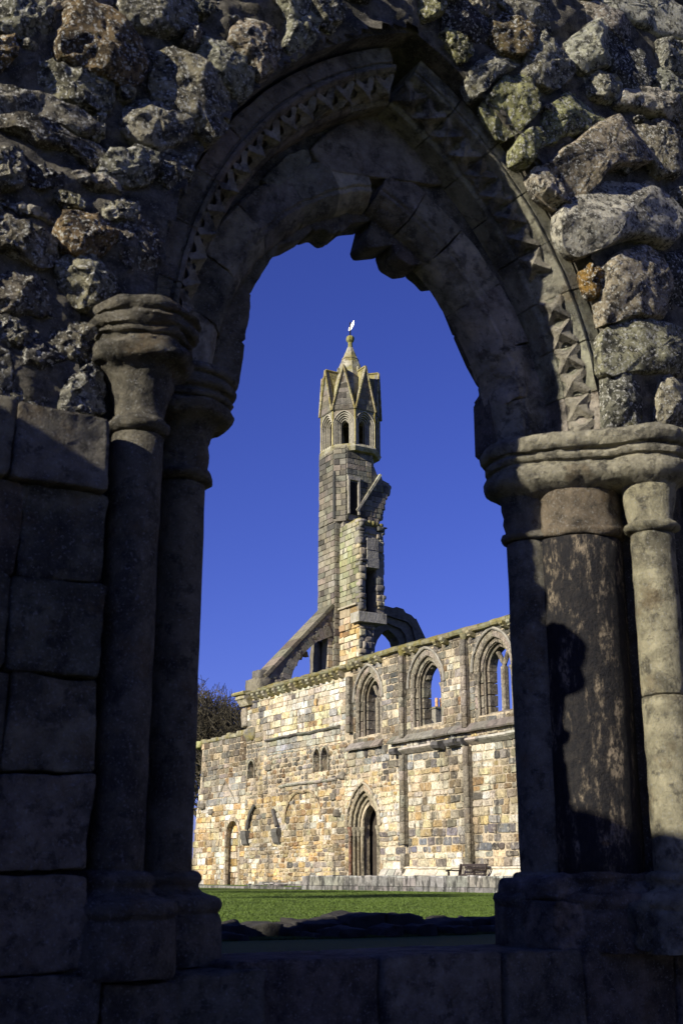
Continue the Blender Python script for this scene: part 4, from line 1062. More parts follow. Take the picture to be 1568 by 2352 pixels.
# ragged stones on top of the western stretch
y = 59.9
while y < 65.7:
    L_ = rng.uniform(.4, .9); lump(29.9, 30.7, y, y + L_ - .02, 7.95, 8.18 + rng.uniform(-.06, .10), int(y * 31), M_moss, nave, 'top_stone', jitcol((.30, .28, .2), rng, .2), .03, 3); y += L_
lump(29.8, 30.5, 65.6, 66.6, 7.75, 8.15, 3, M_moss, nave, 'top_stone', (.33, .34, .17), .04, 4)
lump(29.88, 30.5, 58.9, 60.0, 7.6, 8.3, 9, M_moss, nave, 'top_stone', (.17, .16, .13), .12, 5)
lump(29.8, 30.4, 59.8, 60.3, 8.4, 9.4, 19, M_wall, nave, 'top_stone', (.35, .31, .24), .08, 5)
for (y, z) in ((65.2, 4.4), (64.1, 4.05), (57.2, 6.0), (50.6, 4.2), (49.8, 5.1), (50.2, 3.4)):
    lump(29.86, 30.05, y - .25, y + .25, z - .16, z + .16, int(y * 3), M_wall, nave, 'projecting_stone', (.2, .18, .14), .05, 3)
# ================================================================== west front: turret, half arch, window arch
tw = tag(empty('turret', (36.4, 59.5, 0)), 'tall ruined stone turret with gabled belfry and pointed spire rising above the wall', 'tower')
rng = random.Random(41)
TG = (.21, .194, .148)
def c_t(u, v, r): return pick(r, ((6, (.158, .143, .108)), (3, (.134, .122, .092)), (1.8, (.055, .05, .042)), (1.0, (.195, .177, .133))))
def c_tl(u, v, r): return pick(r, ((4, (.36, .31, .22)), (2, (.26, .23, .18)), (2, (.45, .35, .18)), (1, BRN), (1, DGY)))
TB = []
def face(p0, p1, z0, z1, colf=c_t, ch=(.30, .40), bl_=(.4, .8), ops=(), off=0.0, gap=.012, bev=.015, proud=(.0, .025), jit=.008, slope=None):
    """ashlar on the vertical plane through plan points p0 -> p1 (outward normal on the right of the walk p0 -> p1)"""
    p0 = Vector((p0[0], p0[1], 0)); p1 = Vector((p1[0], p1[1], 0)); U = (p1 - p0); Lh = U.length; U.normalize(); Nn = U.cross(Vector((0, 0, 1)))
    TB.extend(ashlar(p0 + Nn * off, U, (0, 0, 1), Nn, 0, Lh, z0, z1, ch, bl_, colf, rng, ops, proud=proud, jit=jit, bev=bev, gap=gap, slope=slope, cut=.025, wm=.05))
def prism_z(name, poly, z0, z1, colr, mat=None, par=None):
    mb = MB(); mb.prism(poly, 'z', z0, z1, colr); return mb.build(name, mat or M_wmort_d, par or tw, col=True)
M_wmort_d = stone_mat('tower_core', None, bump=((7, .05),), vary=(.6, 1.2), vscale=3)
MC = (.25, .225, .175)
# lower shaft
low = [(34.85, 60.6), (34.85, 58.75), (35.22, 58.75), (35.22, 58.4), (37.0, 58.4), (37.6, 58.9), (37.6, 60.9), (35.2, 60.9)]
prism_z('shaft_core', low, 0, 20.6, MC)
face((34.85, 60.62), (34.85, 58.72), 9.5, 20.45, off=.05, bl_=(.45, .9))
face((34.85, 58.75), (35.22, 58.75), 9.5, 20.4, off=.05, bl_=(.3, .45))
face((35.2, 60.9), (34.85, 60.6), 9.5, 20.45, off=.04)
# upper shaft: broad octagon with a splayed corner
up = [(35.3, 61.0), (34.82, 60.5), (34.82, 58.85), (35.34, 58.25), (37.1, 58.25), (37.55, 58.8), (37.5, 60.6), (36.9, 61.0)]
UD = (35.50, 36.08, 20.95, 22.95)
mb = MB(); prism_z('shaft_core', up, 20.6, 25.25, MC)
dop2 = lambda z: (UD[0] - 35.34, UD[1] - 35.34) if UD[2] < z < UD[3] else None
face((35.3, 61.0), (34.82, 60.5), 20.5, 25.2, off=.04)
face((34.82, 60.5), (34.82, 58.85), 20.5, 25.2, off=.04)
face((34.82, 58.85), (35.34, 58.25), 20.5, 25.2, off=.04)
face((35.34, 58.25), (37.1, 58.25), 20.6, 25.2, off=.04, ops=[dop2])
face((37.1, 58.25), (37.55, 58.8), 20.6, 25.2, off=.04)
mb = MB(); mb.box((UD[0], 58.20, UD[2]), (UD[1], 58.23, UD[3]), (.008, .008, .008)); mb.build('door_shade_panel', M_grey, tw, col=True)  # black panel on the face painting the dark of the opening
for a, b in ((UD[0] - .1, UD[0]), (UD[1], UD[1] + .12)):
    mb = MB(); mb.box((a, 58.10, UD[2]), (b, 58.24, UD[3] + .1), (.36, .33, .26)); mb.build('door_jamb', M_tower, tw, col=True)
mb = MB(); mb.box((UD[0] - .12, 58.09, UD[3] + .1), (UD[1] + .14, 58.24, UD[3] + .32), (.30, .28, .23)); mb.build('door_lintel', M_tower, tw, col=True)
# slender rod coloured dark to stand for the shaded slot in the angle
mb = MB(); mb.lathe([(20.7, .10), (23.5, .10), (23.62, .07), (23.66, .02)], 34.83, 58.78, 8, col=(.06, .06, .055)); mb.build('slot_shade_rod', M_tower, tw, col=True)
def strip(pts, wd, dp, y, colr, name):
    for (a, b), (a2, b2) in zip(pts[:-1], pts[1:]):
        d = Vector((a2 - a, b2 - b)).normalized(); nn = Vector((-d.y, d.x)) * wd
        mb = MB(); mb.prism([(a - nn.x, b - nn.y), (a2 - nn.x, b2 - nn.y), (a2 + nn.x, b2 + nn.y), (a + nn.x, b + nn.y)], 'y', y - dp, y + .05, jitcol(colr, rng, .2)); mb.build(name, M_tower, tw, col=True)
strip([(36.0 + .24 * i, 21.2 + .36 * i) for i in range(8)], .075, .12, 58.2, (.42, .39, .29), 'roof_drip')
# torn stub of the gable beyond the drip mould
mb = MB(); mb.prism([(37.0, 20.4), (37.45, 20.4), (37.6, 21.2), (38.0, 22.0), (38.45, 22.9), (38.5, 23.05), (38.35, 23.2), (38.4, 23.3), (37.9, 23.45), (37.8, 23.7), (37.5, 23.75), (37.3, 24.2), (37.05, 24.2)], 'y', 58.28, 59.6, (.2, .185, .15)); mb.build('torn_gable', M_tower, tw, col=True)
for k in range(10):
    z = 20.6 + k * .33; lump(37.3 + .11 * k, 37.75 + .11 * k + rng.uniform(-.1, .1), 58.3, 59.4, z, z + .34, k + 400, M_tower, tw, 'torn_stone', jitcol((.2, .185, .15), rng, .2), .05, 3) if z < 23 else None
face((37.05, 58.27), (38.3, 58.27), 20.6, 23.1, off=.03, slope=None, ops=[lambda z: (.45 + (z - 20.4) * .38, 9)])
# stub of the nave arcade wall running east from the turret
st = [(35.22, 58.7), (35.22, 56.62), (36.95, 56.62), (36.95, 58.7)]
SL = (35.62, 36.36, 14.75, 17.35)
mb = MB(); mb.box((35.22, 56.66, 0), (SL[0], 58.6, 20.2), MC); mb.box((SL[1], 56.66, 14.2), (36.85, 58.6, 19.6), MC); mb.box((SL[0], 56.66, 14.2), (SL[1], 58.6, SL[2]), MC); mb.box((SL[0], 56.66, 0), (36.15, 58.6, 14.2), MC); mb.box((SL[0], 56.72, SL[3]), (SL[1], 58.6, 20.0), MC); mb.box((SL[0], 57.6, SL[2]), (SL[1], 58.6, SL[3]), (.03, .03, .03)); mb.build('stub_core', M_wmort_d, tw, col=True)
def c_st(u, v, r):
    if v > 15.2: return pick(r, ((4, (.22, .207, .143)), (2, (.205, .207, .105)), (1.5, (.15, .138, .10)), (.6, (.33, .30, .22))))
    return pick(r, ((3, (.44, .36, .22)), (2, OCH), (2, GRY), (1.5, BRN), (1, CRM)))
face((35.22, 58.72), (35.22, 56.62), 9.5, 15.2, c_st, off=.05, jit=.03, bev=.03, proud=(0, .08))
face((35.22, 58.72), (35.22, 56.62), 15.3, 20.15, c_st, off=.05)
sweep_x([(35.0, 15.2), (34.98, 15.28), (35.1, 15.34), (35.3, 15.36), (35.3, 15.2)], 56.7, 58.7, 'ledge', M_tower, (.4, .36, .26), tw, 4, .015)
# torn east end: separate rough stones round the dark passage slot
for side_, x0_, x1_, z0_, z1_ in ((0, 35.16, SL[0], 14.9, 20.2), (1, SL[1], 36.82, 14.9, 19.9), (2, SL[0] - .05, SL[1] + .05, 17.4, 20.1), (3, 35.16, 36.2, 9.5, 14.1)):
    z = z0_
    while z < z1_:
        hh = rng.choice((.16, .22, .3, .42)); x_ = x0_ + rng.uniform(-.03, .05)
        while x_ < x1_ - .06:
            ll = min(rng.uniform(.2, .55), x1_ - x_)
            yy = 56.62 - rng.uniform(-.08, .10) - (.12 if side_ == 0 and x_ < 35.3 else 0) + (.1 if side_ == 2 else 0)
            xe = x_ + ll + (rng.uniform(0, .16) if side_ == 1 and x1_ - x_ - ll < .05 else 0)
            lump(x_, xe - .015, yy, 57.0, z, min(z + hh - .015, z1_ + .1), int(x_ * 100 + z * 77), M_tower, tw, 'torn_stone', jitcol(rng.choice(((.30, .28, .22), (.22, .2, .16), (.40, .34, .22), (.15, .14, .12))), rng, .2), .035, 2 if ll < .35 else 3)
            x_ += ll
        z += hh
mb = MB(); mb.box((35.62, 56.45, 17.38), (36.42, 56.9, 17.95), (.24, .23, .2)); mb.box((35.66, 56.48, 17.97), (36.40, 56.9, 18.4), (.27, .255, .21)); mb.box((35.64, 56.46, 18.42), (36.38, 56.9, 19.1), (.24, .225, .19)); mb.build('lintel_stone', M_tower, tw, col=True)
mb = MB(); mb.box((34.9, 56.2, 14.15), (36.72, 57.1, 14.72), (.34, .32, .26)); mb.build('passage_sill', M_tower, tw, col=True)
for k in range(7): lump(35.2 + .27 * k, 35.5 + .27 * k, 56.6, 58.2, 19.9, 20.32 + rng.uniform(-.12, .1) - .05 * k, k + 800, M_moss, tw, 'top_stone', jitcol((.30, .28, .17), rng, .2), .05, 3)
# belfry octagon
OX, OY, OR = 36.45, 59.6, 1.79
def octp(R, k, a0=22.5): a = radians(a0 + 45 * k); return (OX + R * cos(a), OY + R * sin(a))
bel = empty('belfry', (OX, OY, 25), tw); bel.location = Vector((OX, OY, 25.2)) - Vector(tw.location)
Z0, Z1, ZG = 25.2, 27.55, 30.35
for z0_, z1_, R0, R1_ in ((24.9, 25.15, OR + .0, OR + .12), (25.15, 25.35, OR + .12, OR - .02)):
    n = 8; vs = [(*octp(R0, k), z0_) for k in range(8)] + [(*octp(R1_, k), z1_) for k in range(8)]
    mesh('string_course', vs, [(k, (k + 1) % 8, (k + 1) % 8 + 8, k + 8) for k in range(8)] + [tuple(range(7, -1, -1)), tuple(range(8, 16))], M_moss, bel, (.36, .34, .25), fix=True)
def fr(k):
    a = radians(45 * k); nrm = Vector((cos(a), sin(a), 0)); tan_ = Vector((-sin(a), cos(a), 0)); ap = OR * cos(radians(22.5)); return nrm, tan_, ap, ap * math.tan(radians(22.5))
for k in range(8):
    nrm, tg, ap, hw = fr(k); O = Vector((OX, OY, 0))
    def W(u, d, z): return O + nrm * (ap + d) + tg * u + Vector((0, 0, z))
    # nested pointed orders stepping back to a slim opening
    zs_, layers = 26.62, [(hw - .03, .70, 0.0), (hw - .13, .60, -.07), (hw - .22, .50, -.15), (hw - .31, .40, -.24), (hw - .40, .32, -.32), (hw - .46, .26, -.36)]
    outl = None
    for i, (h_, ri_, d) in enumerate(layers):
        ri_ = h_ * 1.28
        P_ = [(h_, Z0 + .12)] + pointed(0, h_, zs_, ri_, 7) + [(-h_, Z0 + .12)]
        if i == 0:      # wall face round the arch
            vs = []; fs = []
            top = [(hw, Z0)] + [(hw * (1 - 2 * j / 14), Z1 + .02) if 0 < j < 14 else ((hw, Z1) if j == 0 else (-hw, Z1)) for j in range(15)] + [(-hw, Z0)]
            vs = [W(u, 0, z) for u, z in P_] + [W(u, 0, z) for u, z in top]; n = len(P_)
            fs = [(j, j + 1, n + j + 1, n + j) for j in range(n - 1)]
            mesh('belfry_face', vs, fs, M_tower, bel, jitcol(TG, rng, .1), fix=True)
        else:
            n = len(P_); prev, pd = outl
            vs = [W(u, pd, z) for u, z in prev] + [W(u, d, z) for u, z in prev] + [W(u, d, z) for u, z in P_]
            fs = [(j, j + 1, n + j + 1, n + j) for j in range(n - 1)] + [(n + j, n + j + 1, 2 * n + j + 1, 2 * n + j) for j in range(n - 1)]
            mesh('belfry_order', vs, fs, M_tower, bel, jitcol(TG, rng, .15), fix=True)
            mb = MB(); mb.tube([W(u, pd + .02, z) for u, z in prev], .035, 6, col=(.40, .37, .29)); auto_smooth(mb.build('belfry_roll', M_tower, bel, col=True), 50)
        outl = (P_, d)
    n = len(outl[0]); vs = [W(u, outl[1], z) for u, z in outl[0]] + [W(u, outl[1] - .25, z) for u, z in outl[0]]
    mesh('belfry_reveal', vs, [(j, j + 1, n + j + 1, n + j) for j in range(n - 1)], M_tower, bel, (.2, .19, .15), fix=True)
    mb = MB(); p_ = octp(OR + .015, k); mb.tube([(*p_, Z0 + .05), (*p_, Z1)], .05, 6, col=(.40, .34, .12)); mb.build('angle_roll', M_moss, bel, col=True)
    # steep gable over the face, its roof running back into the spire
    gb = empty('gable', (0, 0, 0), bel)
    gb.location = Vector((0, 0, 0))
    a_, b_, c_ = W(-hw - .02, .06, Z1 - .02), W(hw + .02, .06, Z1 - .02), W(0, .10, ZG)
    vs = [a_, b_, c_]; mesh('gable_wall', [a_, b_, c_, a_ - nrm * .2, b_ - nrm * .2, c_ - nrm * .2], [(0, 1, 2), (5, 4, 3), (0, 3, 4, 1), (1, 4, 5, 2), (2, 5, 3, 0)], M_wmort_d, bel, (.2, .185, .15), fix=True)
    Wz = Vector((0, 0, 1)); gbl = ashlar(O + nrm * (ap + .075), tg, (0, 0, 1), nrm, -hw, hw, Z1, ZG - .25, (.28, .42), (.35, .7), c_t, rng, proud=(0, .02), bev=.012, gap=.01, lim=lambda z: (-(hw - .05) * (ZG - .1 - z) / (ZG - Z1), (hw - .05) * (ZG - .1 - z) / (ZG - Z1)))
    if nrm.dot(Vector((-.52, -.85, 0))) > -.3:
        for sc, v_, f_, cc in gbl: mesh('gable_stone', v_, f_, M_tower, bel, cc)
    rd = W(0, -1.25, ZG); rl = W(-hw * .75, -.62, Z1 + .1); rr_ = W(hw * .75, -.62, Z1 + .1)
    for s, q in ((-1, rl), (1, rr_)):
        e0 = W(s * (hw + .03), .13, Z1 - .05); e1 = W(0, .16, ZG + .03); 
        mesh('gable_roof', [e0, e1, rd, W(s * hw * .98, -.02, Z1 - .02), q], [(0, 1, 2, 4, 3)], M_moss, bel, (.30, .265, .13), fix=False)
        d_ = (e1 - e0)
        for j in range(6):
            p0 = e0 + d_ * (j / 6 + .004); p1 = e0 + d_ * ((j + 1) / 6 - .004)
            mb = MB(); mb.tube([p0, p1], .065, 5, col=jitcol((.36, .32, .2), rng, .2)); mb.build('gable_coping', M_moss, bel, col=True)
    mb = MB(); mb.tube([W(0, .12, ZG + .05), rd + Vector((0, 0, .04))], .07, 5, col=(.3, .26, .13)); mb.build('gable_ridge', M_moss, bel, col=True)
# inner floor of the belfry
prism_z('belfry_floor', [octp(OR - .1, k) for k in range(8)], 25.0, 25.25, (.2, .19, .15), par=bel)
# spire
sp = empty('spire', (OX, OY, 27.5), tw); sp.location = Vector((OX, OY, 27.5)) - Vector(tw.location)
zz = [27.55, 28.2, 28.8, 29.4, 29.9, 30.35, 30.8, 31.2, 31.45, 31.62, 31.95, 32.3]
def rs(z): return min(1.5, .17 + (32.3 - z) * .40)
for i in range(len(zz) - 1):
    r0, r1 = rs(zz[i]), rs(zz[i + 1])
    if i == 8: r0 += .05
    for k in range(8):
        p0, p1 = octp(r0, k), octp(r0, k + 1); q0, q1 = octp(r1 + .012, k), octp(r1 + .012, k + 1)
        vs = [(*p0, zz[i]), (*p1, zz[i]), (*q1, zz[i + 1]), (*q0, zz[i + 1])]; cx_, cy_ = OX, OY
        vs += [(OX + (x_ - OX) * .8, OY + (y_ - OY) * .8, z_) for x_, y_, z_ in vs]
        mesh('spire_stone', vs, [(0, 1, 2, 3), (4, 7, 6, 5), (0, 4, 5, 1), (1, 5, 6, 2), (2, 6, 7, 3), (3, 7, 4, 0)], M_moss, sp, jitcol(rng.choice(((.34, .31, .2), (.36, .34, .26), (.28, .26, .19))), rng, .2), fix=True)
for k in range(8):                                # little lucarne lugs on the spire
    nrm, tg, ap, hw = fr(k); r0 = rs(30.45) * .92
    if k % 2 == 0: mb = MB(); mb.prism([(-.06, 30.25), (.06, 30.25), (0, 30.75)], 'y', 0, .16, (.36, .35, .27)); b0 = mb.v; mb.v = [Vector((OX, OY, 0)) + nrm * (r0 - .06 + v.y) + tg * v.x + Vector((0, 0, v.z)) for v in b0]; mb.build('lucarne', M_moss, sp, col=True)
mb = MB(); mb.lathe([(32.25, .17), (32.42, .15), (32.55, .14), (32.66, .145), (32.70, .19), (32.78, .25), (32.9, .27), (33.02, .25), (33.1, .17), (33.12, .03)], OX, OY, 8, col=(.24, .23, .09)); mb.build('finial', M_moss, sp, col=True)
vn = empty('weather_vane', (OX, OY, 33.1), tw); vn.location = Vector((OX, OY, 33.1)) - Vector(tw.location)
mb = MB(); mb.tube([(OX, OY, 33.05), (OX, OY, 34.0)], .045, 6); mb.lathe([(33.98, .01), (34.0, .04), (34.04, .045), (34.08, .01)], OX, OY, 8); mb.build('rod', M_iron, vn)
vd = (Vector((-.2, -.98, 0))).normalized()
e = Vector((cos(YAW), -sin(YAW), 0)) * .9 + Vector((-sin(YAW), -cos(YAW), 0)) * .3
e.normalize(); nn = Vector((-e.y, e.x, 0)) * .012
P_ = [(-.10, 33.50), (-.06, 33.72), (.25, 34.16), (.25, 33.88), (.02, 33.46)]
vs = [Vector((OX, OY, 0)) + e * a + Vector((0, 0, b)) + nn for a, b in P_] + [Vector((OX, OY, 0)) + e * a + Vector((0, 0, b)) - nn for a, b in P_]
mesh('vane_plate', vs, [(0, 1, 2, 3, 4), (9, 8, 7, 6, 5)] + [(i, (i + 1) % 5, (i + 1) % 5 + 5, i + 5) for i in range(5)], M_gold, vn, fix=True)

# half arch carrying the aisle gable down to the outer wall
HY0, HY1 = 58.8, 60.05
outer = [(30.35, 10.2), (30.45, 10.95), (30.65, 11.10), (34.86, 15.45), (34.86, 10.2)]
soff = [(32.03, 10.2), (32.05, 10.93), (32.2, 11.5), (32.72, 12.38), (33.35, 13.0), (33.75, 13.3), (34.72, 13.7), (34.72, 10.2)]
poly = [(30.35, 10.2), (30.45, 10.95), (30.65, 11.10), (34.86, 15.45), (34.86, 13.72)] + list(reversed(soff[:-1]))
ha = empty('half_arch', (32.5, 59.4, 10.2), tw); ha.location = Vector((32.5, 59.4, 10.2)) - Vector(tw.location)
mb = MB(); mb.prism(poly, 'y', HY0, HY1, (.17, .155, .125)); mb.build('arch_core', M_grey, ha, col=True)
for k in range(8):                                # coping slabs up the slope
    a = Vector((30.55, 11.06)) + Vector((4.28, 4.42)) * (k / 8); b = Vector((30.55, 11.06)) + Vector((4.28, 4.42)) * ((k + 1) / 8 - .004)
    d = (b - a).normalized(); nn = Vector((-d.y, d.x)) * .16
    mb = MB(); mb.prism([tuple(a - nn * .2), tuple(b - nn * .2), tuple(b + nn), tuple(a + nn)], 'y', HY0 - .08, HY1 + .15, jitcol((.18, .16, .115), rng, .3)); o = mb.build('coping_slab', M_grey, ha, col=True)
sx = soff[1:-1]
for (a, b), (a2, b2) in zip(sx[:-1], sx[1:]):     # long thin ring stones
    m = max(1, int(math.hypot(a2 - a, b2 - b) / .24))
    for i in range(m):
        p0 = Vector((a + (a2 - a) * i / m, b + (b2 - b) * i / m)); p1 = Vector((a + (a2 - a) * (i + 1) / m, b + (b2 - b) * (i + 1) / m)); d = (p1 - p0); nn = Vector((-d.y, d.x)).normalized() * rng.uniform(.5, .62)
        mb = MB(); mb.prism([tuple(p0 + d * .03), tuple(p1 - d * .03), tuple(p1 + nn - d * .03), tuple(p0 + nn + d * .03)], 'y', HY0 - rng.uniform(.02, .05), HY1 - .1, jitcol((.19, .175, .145), rng, .2)); mb.build('ring_stone', M_grey, ha, col=True)
for k in range(26):
    t_ = rng.random(); xx = 30.9 + t_ * 3.7; zt_ = 11.1 + (xx - 30.65) * 1.03 - .28; zb_ = max(10.3, zt_ - rng.uniform(.1, .55 if xx > 31.8 else 1.0))
    lump(xx - .22, xx + .22, HY0 - .015, HY0 + .2, zb_ - .14, zb_ + .14, k + 900, M_grey, ha, 'rubble_stone', jitcol((.2, .18, .14), rng, .25), .04, 2)
for (xx, zz_) in ((33.1, 12.45), (33.5, 12.65), (32.6, 11.9)): lump(xx - .18, xx + .16, 59.7, 60.0, zz_ - .1, zz_ + .22, int(zz_ * 7), M_grey, ha, 'cusp_stub', (.15, .14, .11), .06, 3)
lump(30.2, 30.8, 59.0, 59.9, 10.9, 11.45, 12, M_grey, ha, 'top_stone', (.14, .13, .11), .05, 3)
lump(29.95, 30.9, 58.7, 60.2, 10.2, 10.95, 13, M_grey, ha, 'top_stone', (.2, .18, .13), .08, 4)
lump(34.45, 35.0, 59.9, 60.9, 9, 13.6, 14, M_grey, ha, 'broken_jamb', (.16, .145, .11), .12, 6)
face((34.45, 58.9), (34.9, 58.9), 9.5, 13.6, c_tl, off=.03)
mb = MB(); mb.box((34.45, 58.92, 9), (34.9, 59.5, 13.7), MC); mb.build('jamb_core', M_wmort_d, ha, col=True)
# west front wall below the great window and the surviving arch of that window
wf = empty('window_arch', (39, 59, 10), tw); wf.location = Vector((39, 59.2, 10)) - Vector(tw.location)
mb = MB(); mb.box((37.0, 59.0, 0), (40.3, 60.2, 11.8), (.16, .145, .12)); mb.build('front_wall', M_grey, wf, col=True)
oout = [(37.3, 12), (37.2, 15.2), (37.9, 15.75), (38.3, 15.86), (38.9, 15.78), (39.1, 15.88), (39.6, 15.80), (39.75, 15.6), (40.15, 15.5), (40.4, 15.30), (40.5, 15.32), (40.86, 14.7), (41.15, 14.2), (41.25, 13.2), (41.25, 10)]
for i, (sh, y0, y1, cc) in enumerate(((0, 59.15, 60.1, (.17, .155, .12)), (.28, 58.95, 59.2, (.2, .18, .14)), (.0, 58.75, 58.98, (.15, .135, .105)))):
    inn_ = [(40.0, 10), (39.85, 12.4), (39.68, 13.3), (39.46, 14.0), (39.15, 14.3), (38.75, 14.55), (38.4, 14.36), (38.0, 13.85), (37.82, 13.4), (37.75, 12)]
    if i == 1: inn_ = [(a + (.35 if a > 38.75 else -.2), b + .35) for a, b in inn_]
    if i == 2: inn_ = [(a + (.75 if a > 38.75 else -.25), b + .75) for a, b in inn_]
    mb = MB(); poly = oout + inn_
    bm = bmesh.new(); vs_ = [bm.verts.new((a, 0, b)) for a, b in poly]; ed = [bm.edges.new((vs_[j], vs_[(j + 1) % len(vs_)])) for j in range(len(vs_))]
    bmesh.ops.triangle_fill(bm, use_beauty=True, edges=ed); r_ = bmesh.ops.extrude_face_region(bm, geom=bm.faces[:])
    for v in bm.verts: v.co.y = y0
    for v in [g_ for g_ in r_['geom'] if isinstance(g_, bmesh.types.BMVert)]: v.co.y = y1
    me_v = [v.co.copy() for v in bm.verts]; bm.verts.index_update(); me_f = [tuple(v.index for v in f.verts) for f in bm.faces]; bm.free()
    mesh('arch_order', me_v, me_f, M_grey, wf, cc, fix=True)
for (a, b, s) in ((38.02, 13.9, .13), (39.45, 14.05, .13), (39.7, 13.3, .16), (37.8, 13.3, .16), (37.75, 12.9, .15)):
    lump(a - s, a + s, 59.45, 59.75, b - s * .6, b + s * .6, int(a * 31), M_grey, wf, 'cusp_stub', (.15, .14, .11), .08, 3)
emit(TB, tw, 'tower_stone', M_tower)

# ================================================================== houses beyond the wall
hs = tag(empty('town_house', (80, 110, 0)), 'distant house roof with stone chimney and clay pots seen through the middle window', 'house')
def hx(px, py): return on_y((1300 + px / 4.48) * .6272, (2400 + py / 4.48) * .6272, 112.0)
x0_, z0_ = hx(1320, 960); x1_, z1_ = hx(1470, 845)
mb = MB(); mb.box((x0_ - 9, 109, 0), (x0_ + 12, 118, z0_ - 4.2), (.3, .27, .22)); mb.build('wall', M_grey, hs, col=True)
xr, zr = hx(1180, 1000)
mb = MB(); mb.prism([(109 - .3, zr - 4.2), (118.3, zr - 4.2), (113.5, zr + .5)], 'x', x0_ - 9.3, x0_ + 12.3, (.08, .08, .085)); mb.build('roof', M_slate, hs)
mb = MB(); mb.box((x0_, 112, zr - 1.5), (x0_ + 3.2, 113.4, z1_ - .25), (.24, .22, .17)); mb.box((x0_ - .15, 111.85, z1_ - .25), (x0_ + 3.35, 113.55, z1_ - .05), (.22, .2, .13)); st_ = mb.build('chimney', M_grey, hs, col=True)
for i, (px0, px1, pt, pb) in enumerate(((1368, 1418, 685, 800), (1440, 1478, 690, 800))):
    a, zt_ = hx(px0, pt); b, _ = hx(px1, pt); _, zb_ = hx(px0, pb); r_ = (b - a) / 2 * .9; mb = MB(); mb.lathe([(zb_ - .3, r_), (zb_ + .1, r_ * .98), (zt_ - .5, r_ * .9), (zt_ - .45, r_ * 1.05), (zt_ - .3, r_ * 1.05), (zt_ - .25, r_ * .9), (zt_, r_ * .95), (zt_, r_ * .6)], (a + b) / 2, 112.7, 12); auto_smooth(mb.build('chimney_pot', M_clay, hs))
hs2 = tag(empty('town_house', (78, 118, 0)), 'lower house behind, only its two short clay chimney pots showing', 'house')
for (px0, px1, pt, pb) in ((1242, 1280, 905, 985), (1296, 1326, 905, 985)):
    a, zt_ = hx(px0, pt); b, _ = hx(px1, pt); _, zb_ = hx(px0, pb); r_ = (b - a) / 2 * .9; k_ = 121 / 112.0
    mb = MB(); mb.lathe([(EYE + (zb_ - EYE) * k_ - 1, r_), (EYE + (zt_ - EYE) * k_ - .2, r_ * .9), (EYE + (zt_ - EYE) * k_, r_)], (a + b) / 2 * k_, 121, 12); auto_smooth(mb.build('chimney_pot', M_clay, hs2))
a, zt_ = hx(1235, 975); mb = MB(); mb.box((a * 1.08 - .4, 120.3, zt_ - 2), (a * 1.08 + 3.4, 121.8, zt_ * 1.07), (.25, .22, .17)); mb.build('chimney', M_grey, hs2, col=True)
mb = MB(); mb.prism([(117, zt_ - 5), (125, zt_ - 5), (121, zt_ - .5)], 'x', a * 1.08 - 8, a * 1.08 + 10); mb.build('roof', M_slate, hs2)
mb = MB(); mb.box((a * 1.08 - 7.7, 117.4, 0), (a * 1.08 + 9.7, 124.6, zt_ - 5), (.3, .27, .22)); mb.build('wall', M_grey, hs2, col=True)

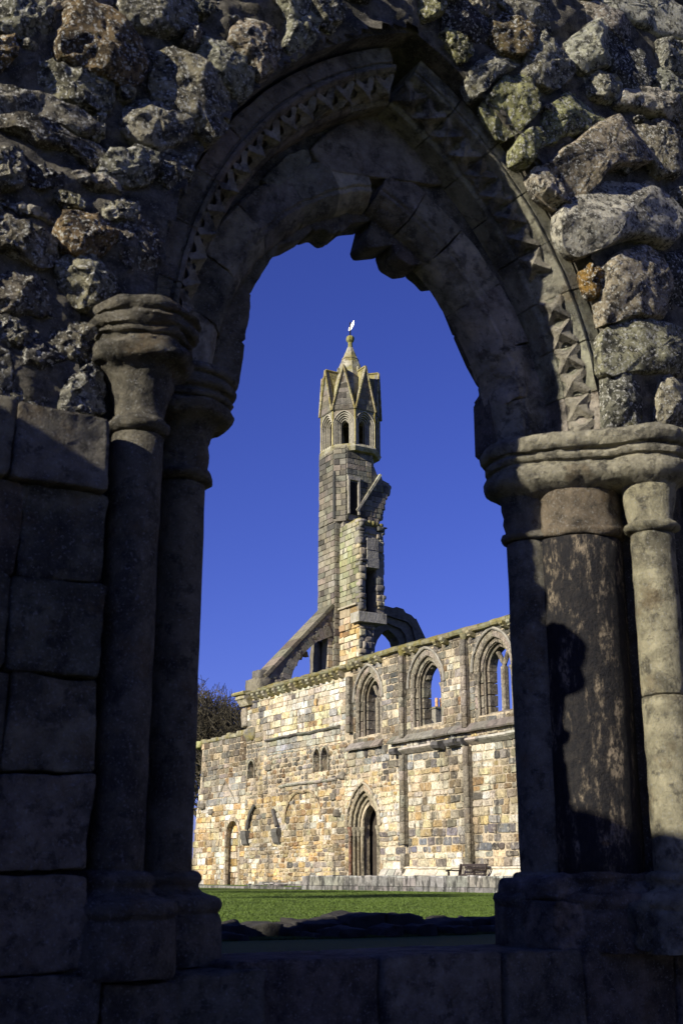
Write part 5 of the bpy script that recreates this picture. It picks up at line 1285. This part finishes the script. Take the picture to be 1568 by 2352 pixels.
# ================================================================== trees
def grow(mb, twig, p, d, L_, r, lvl, rng, maxl, cen, rad):
    n = 3; pts = [p.copy()]; rs_ = [r]
    q = p.copy(); dd = d.copy()
    for i in range(n):
        dd = (dd + Vector((rng.uniform(-1, 1), rng.uniform(-1, 1), rng.uniform(-.7, .9))) * .22).normalized()
        q = q + dd * (L_ / n); pts.append(q.copy()); rs_.append(r * (1 - .42 * (i + 1) / n))
    rs_ = [max(v_, .021) for v_ in rs_]
    (mb if lvl < 3 else twig).tube(pts, rs_, 6 if lvl < 2 else 4 if lvl < 4 else 3, cap=False)
    e = (q - cen); e = Vector((e.x / rad.x, e.y / rad.y, e.z / rad.z))
    if lvl >= maxl or (e.length > 1.0 and lvl > 2): return
    k = rng.choice((3, 3, 4)) if lvl < 2 else rng.choice((2, 3, 3))
    for i in range(k):
        ax = Vector((rng.uniform(-1, 1), rng.uniform(-1, 1), rng.uniform(-.35, .8))).normalized()
        nd = (dd * .75 + ax * .85).normalized(); s = rng.randint(1, n) if i else n
        grow(mb, twig, pts[s], nd, L_ * rng.uniform(.68, .90), rs_[s] * rng.uniform(.6, .8), lvl + 1, rng, maxl, cen, rad)
def make_tree(name, x, y, h, rad, seed, label, maxl=9, r0=.34):
    t_ = tag(empty(name, (x, y, 0)), label, 'tree'); rng = random.Random(seed); mb = MB(); tw_ = MB()
    cen = Vector((x, y, h - rad.z)); base = Vector((x, y, 0)); th = h * .30
    mb.tube([base, base + Vector((.1, .05, th * .5)), base + Vector((0, .1, th))], [r0 * 1.3, r0 * 1.05, r0], 10)
    for i in range(7):
        a = 2 * pi * i / 7 + rng.uniform(-.3, .3)
        grow(mb, tw_, base + Vector((0, .1, th * rng.uniform(.8, 1.0))), Vector((cos(a) * .8, sin(a) * .8, rng.uniform(.55, 1.2))).normalized(), h * .22, r0 * .62, 1, rng, maxl, cen, rad)
    mb.build('trunk', M_bark, t_, smooth=True, fix=False); tw_.build('crown', M_bark, t_, smooth=False, fix=False)
    return t_
make_tree('bare_tree', 39.6, 84.5, 15.0, Vector((6.4, 6.4, 6.2)), 4, 'bare winter tree with dense dark twigs behind the left end of the wall')

sh = None
for k, (x, y) in enumerate(((9.5, 31.0), (10.5, 41.0), (9.0, 52.0))):
    if sh is None:
        sh = make_tree('small_bare_tree', x, y, 8.2, Vector((3.6, 3.6, 2.4)), 9, 'small bare tree out of view on the left, nearest the archway of three', 6, .2); sh['group'] = 'trees shading the far lawn'
    else:
        c_ = sh.copy(); COL.objects.link(c_); c_.location = (x, y, 0); c_.rotation_euler = (0, 0, k * 2.0)
        c_['label'] = ('small bare tree out of view on the left, the middle one of three', 'small bare tree out of view on the left, farthest of three from the archway')[k - 1]
        for ch in list(sh.children):
            d_ = ch.copy(); COL.objects.link(d_); d_.parent = c_; d_.matrix_parent_inverse = ch.matrix_parent_inverse
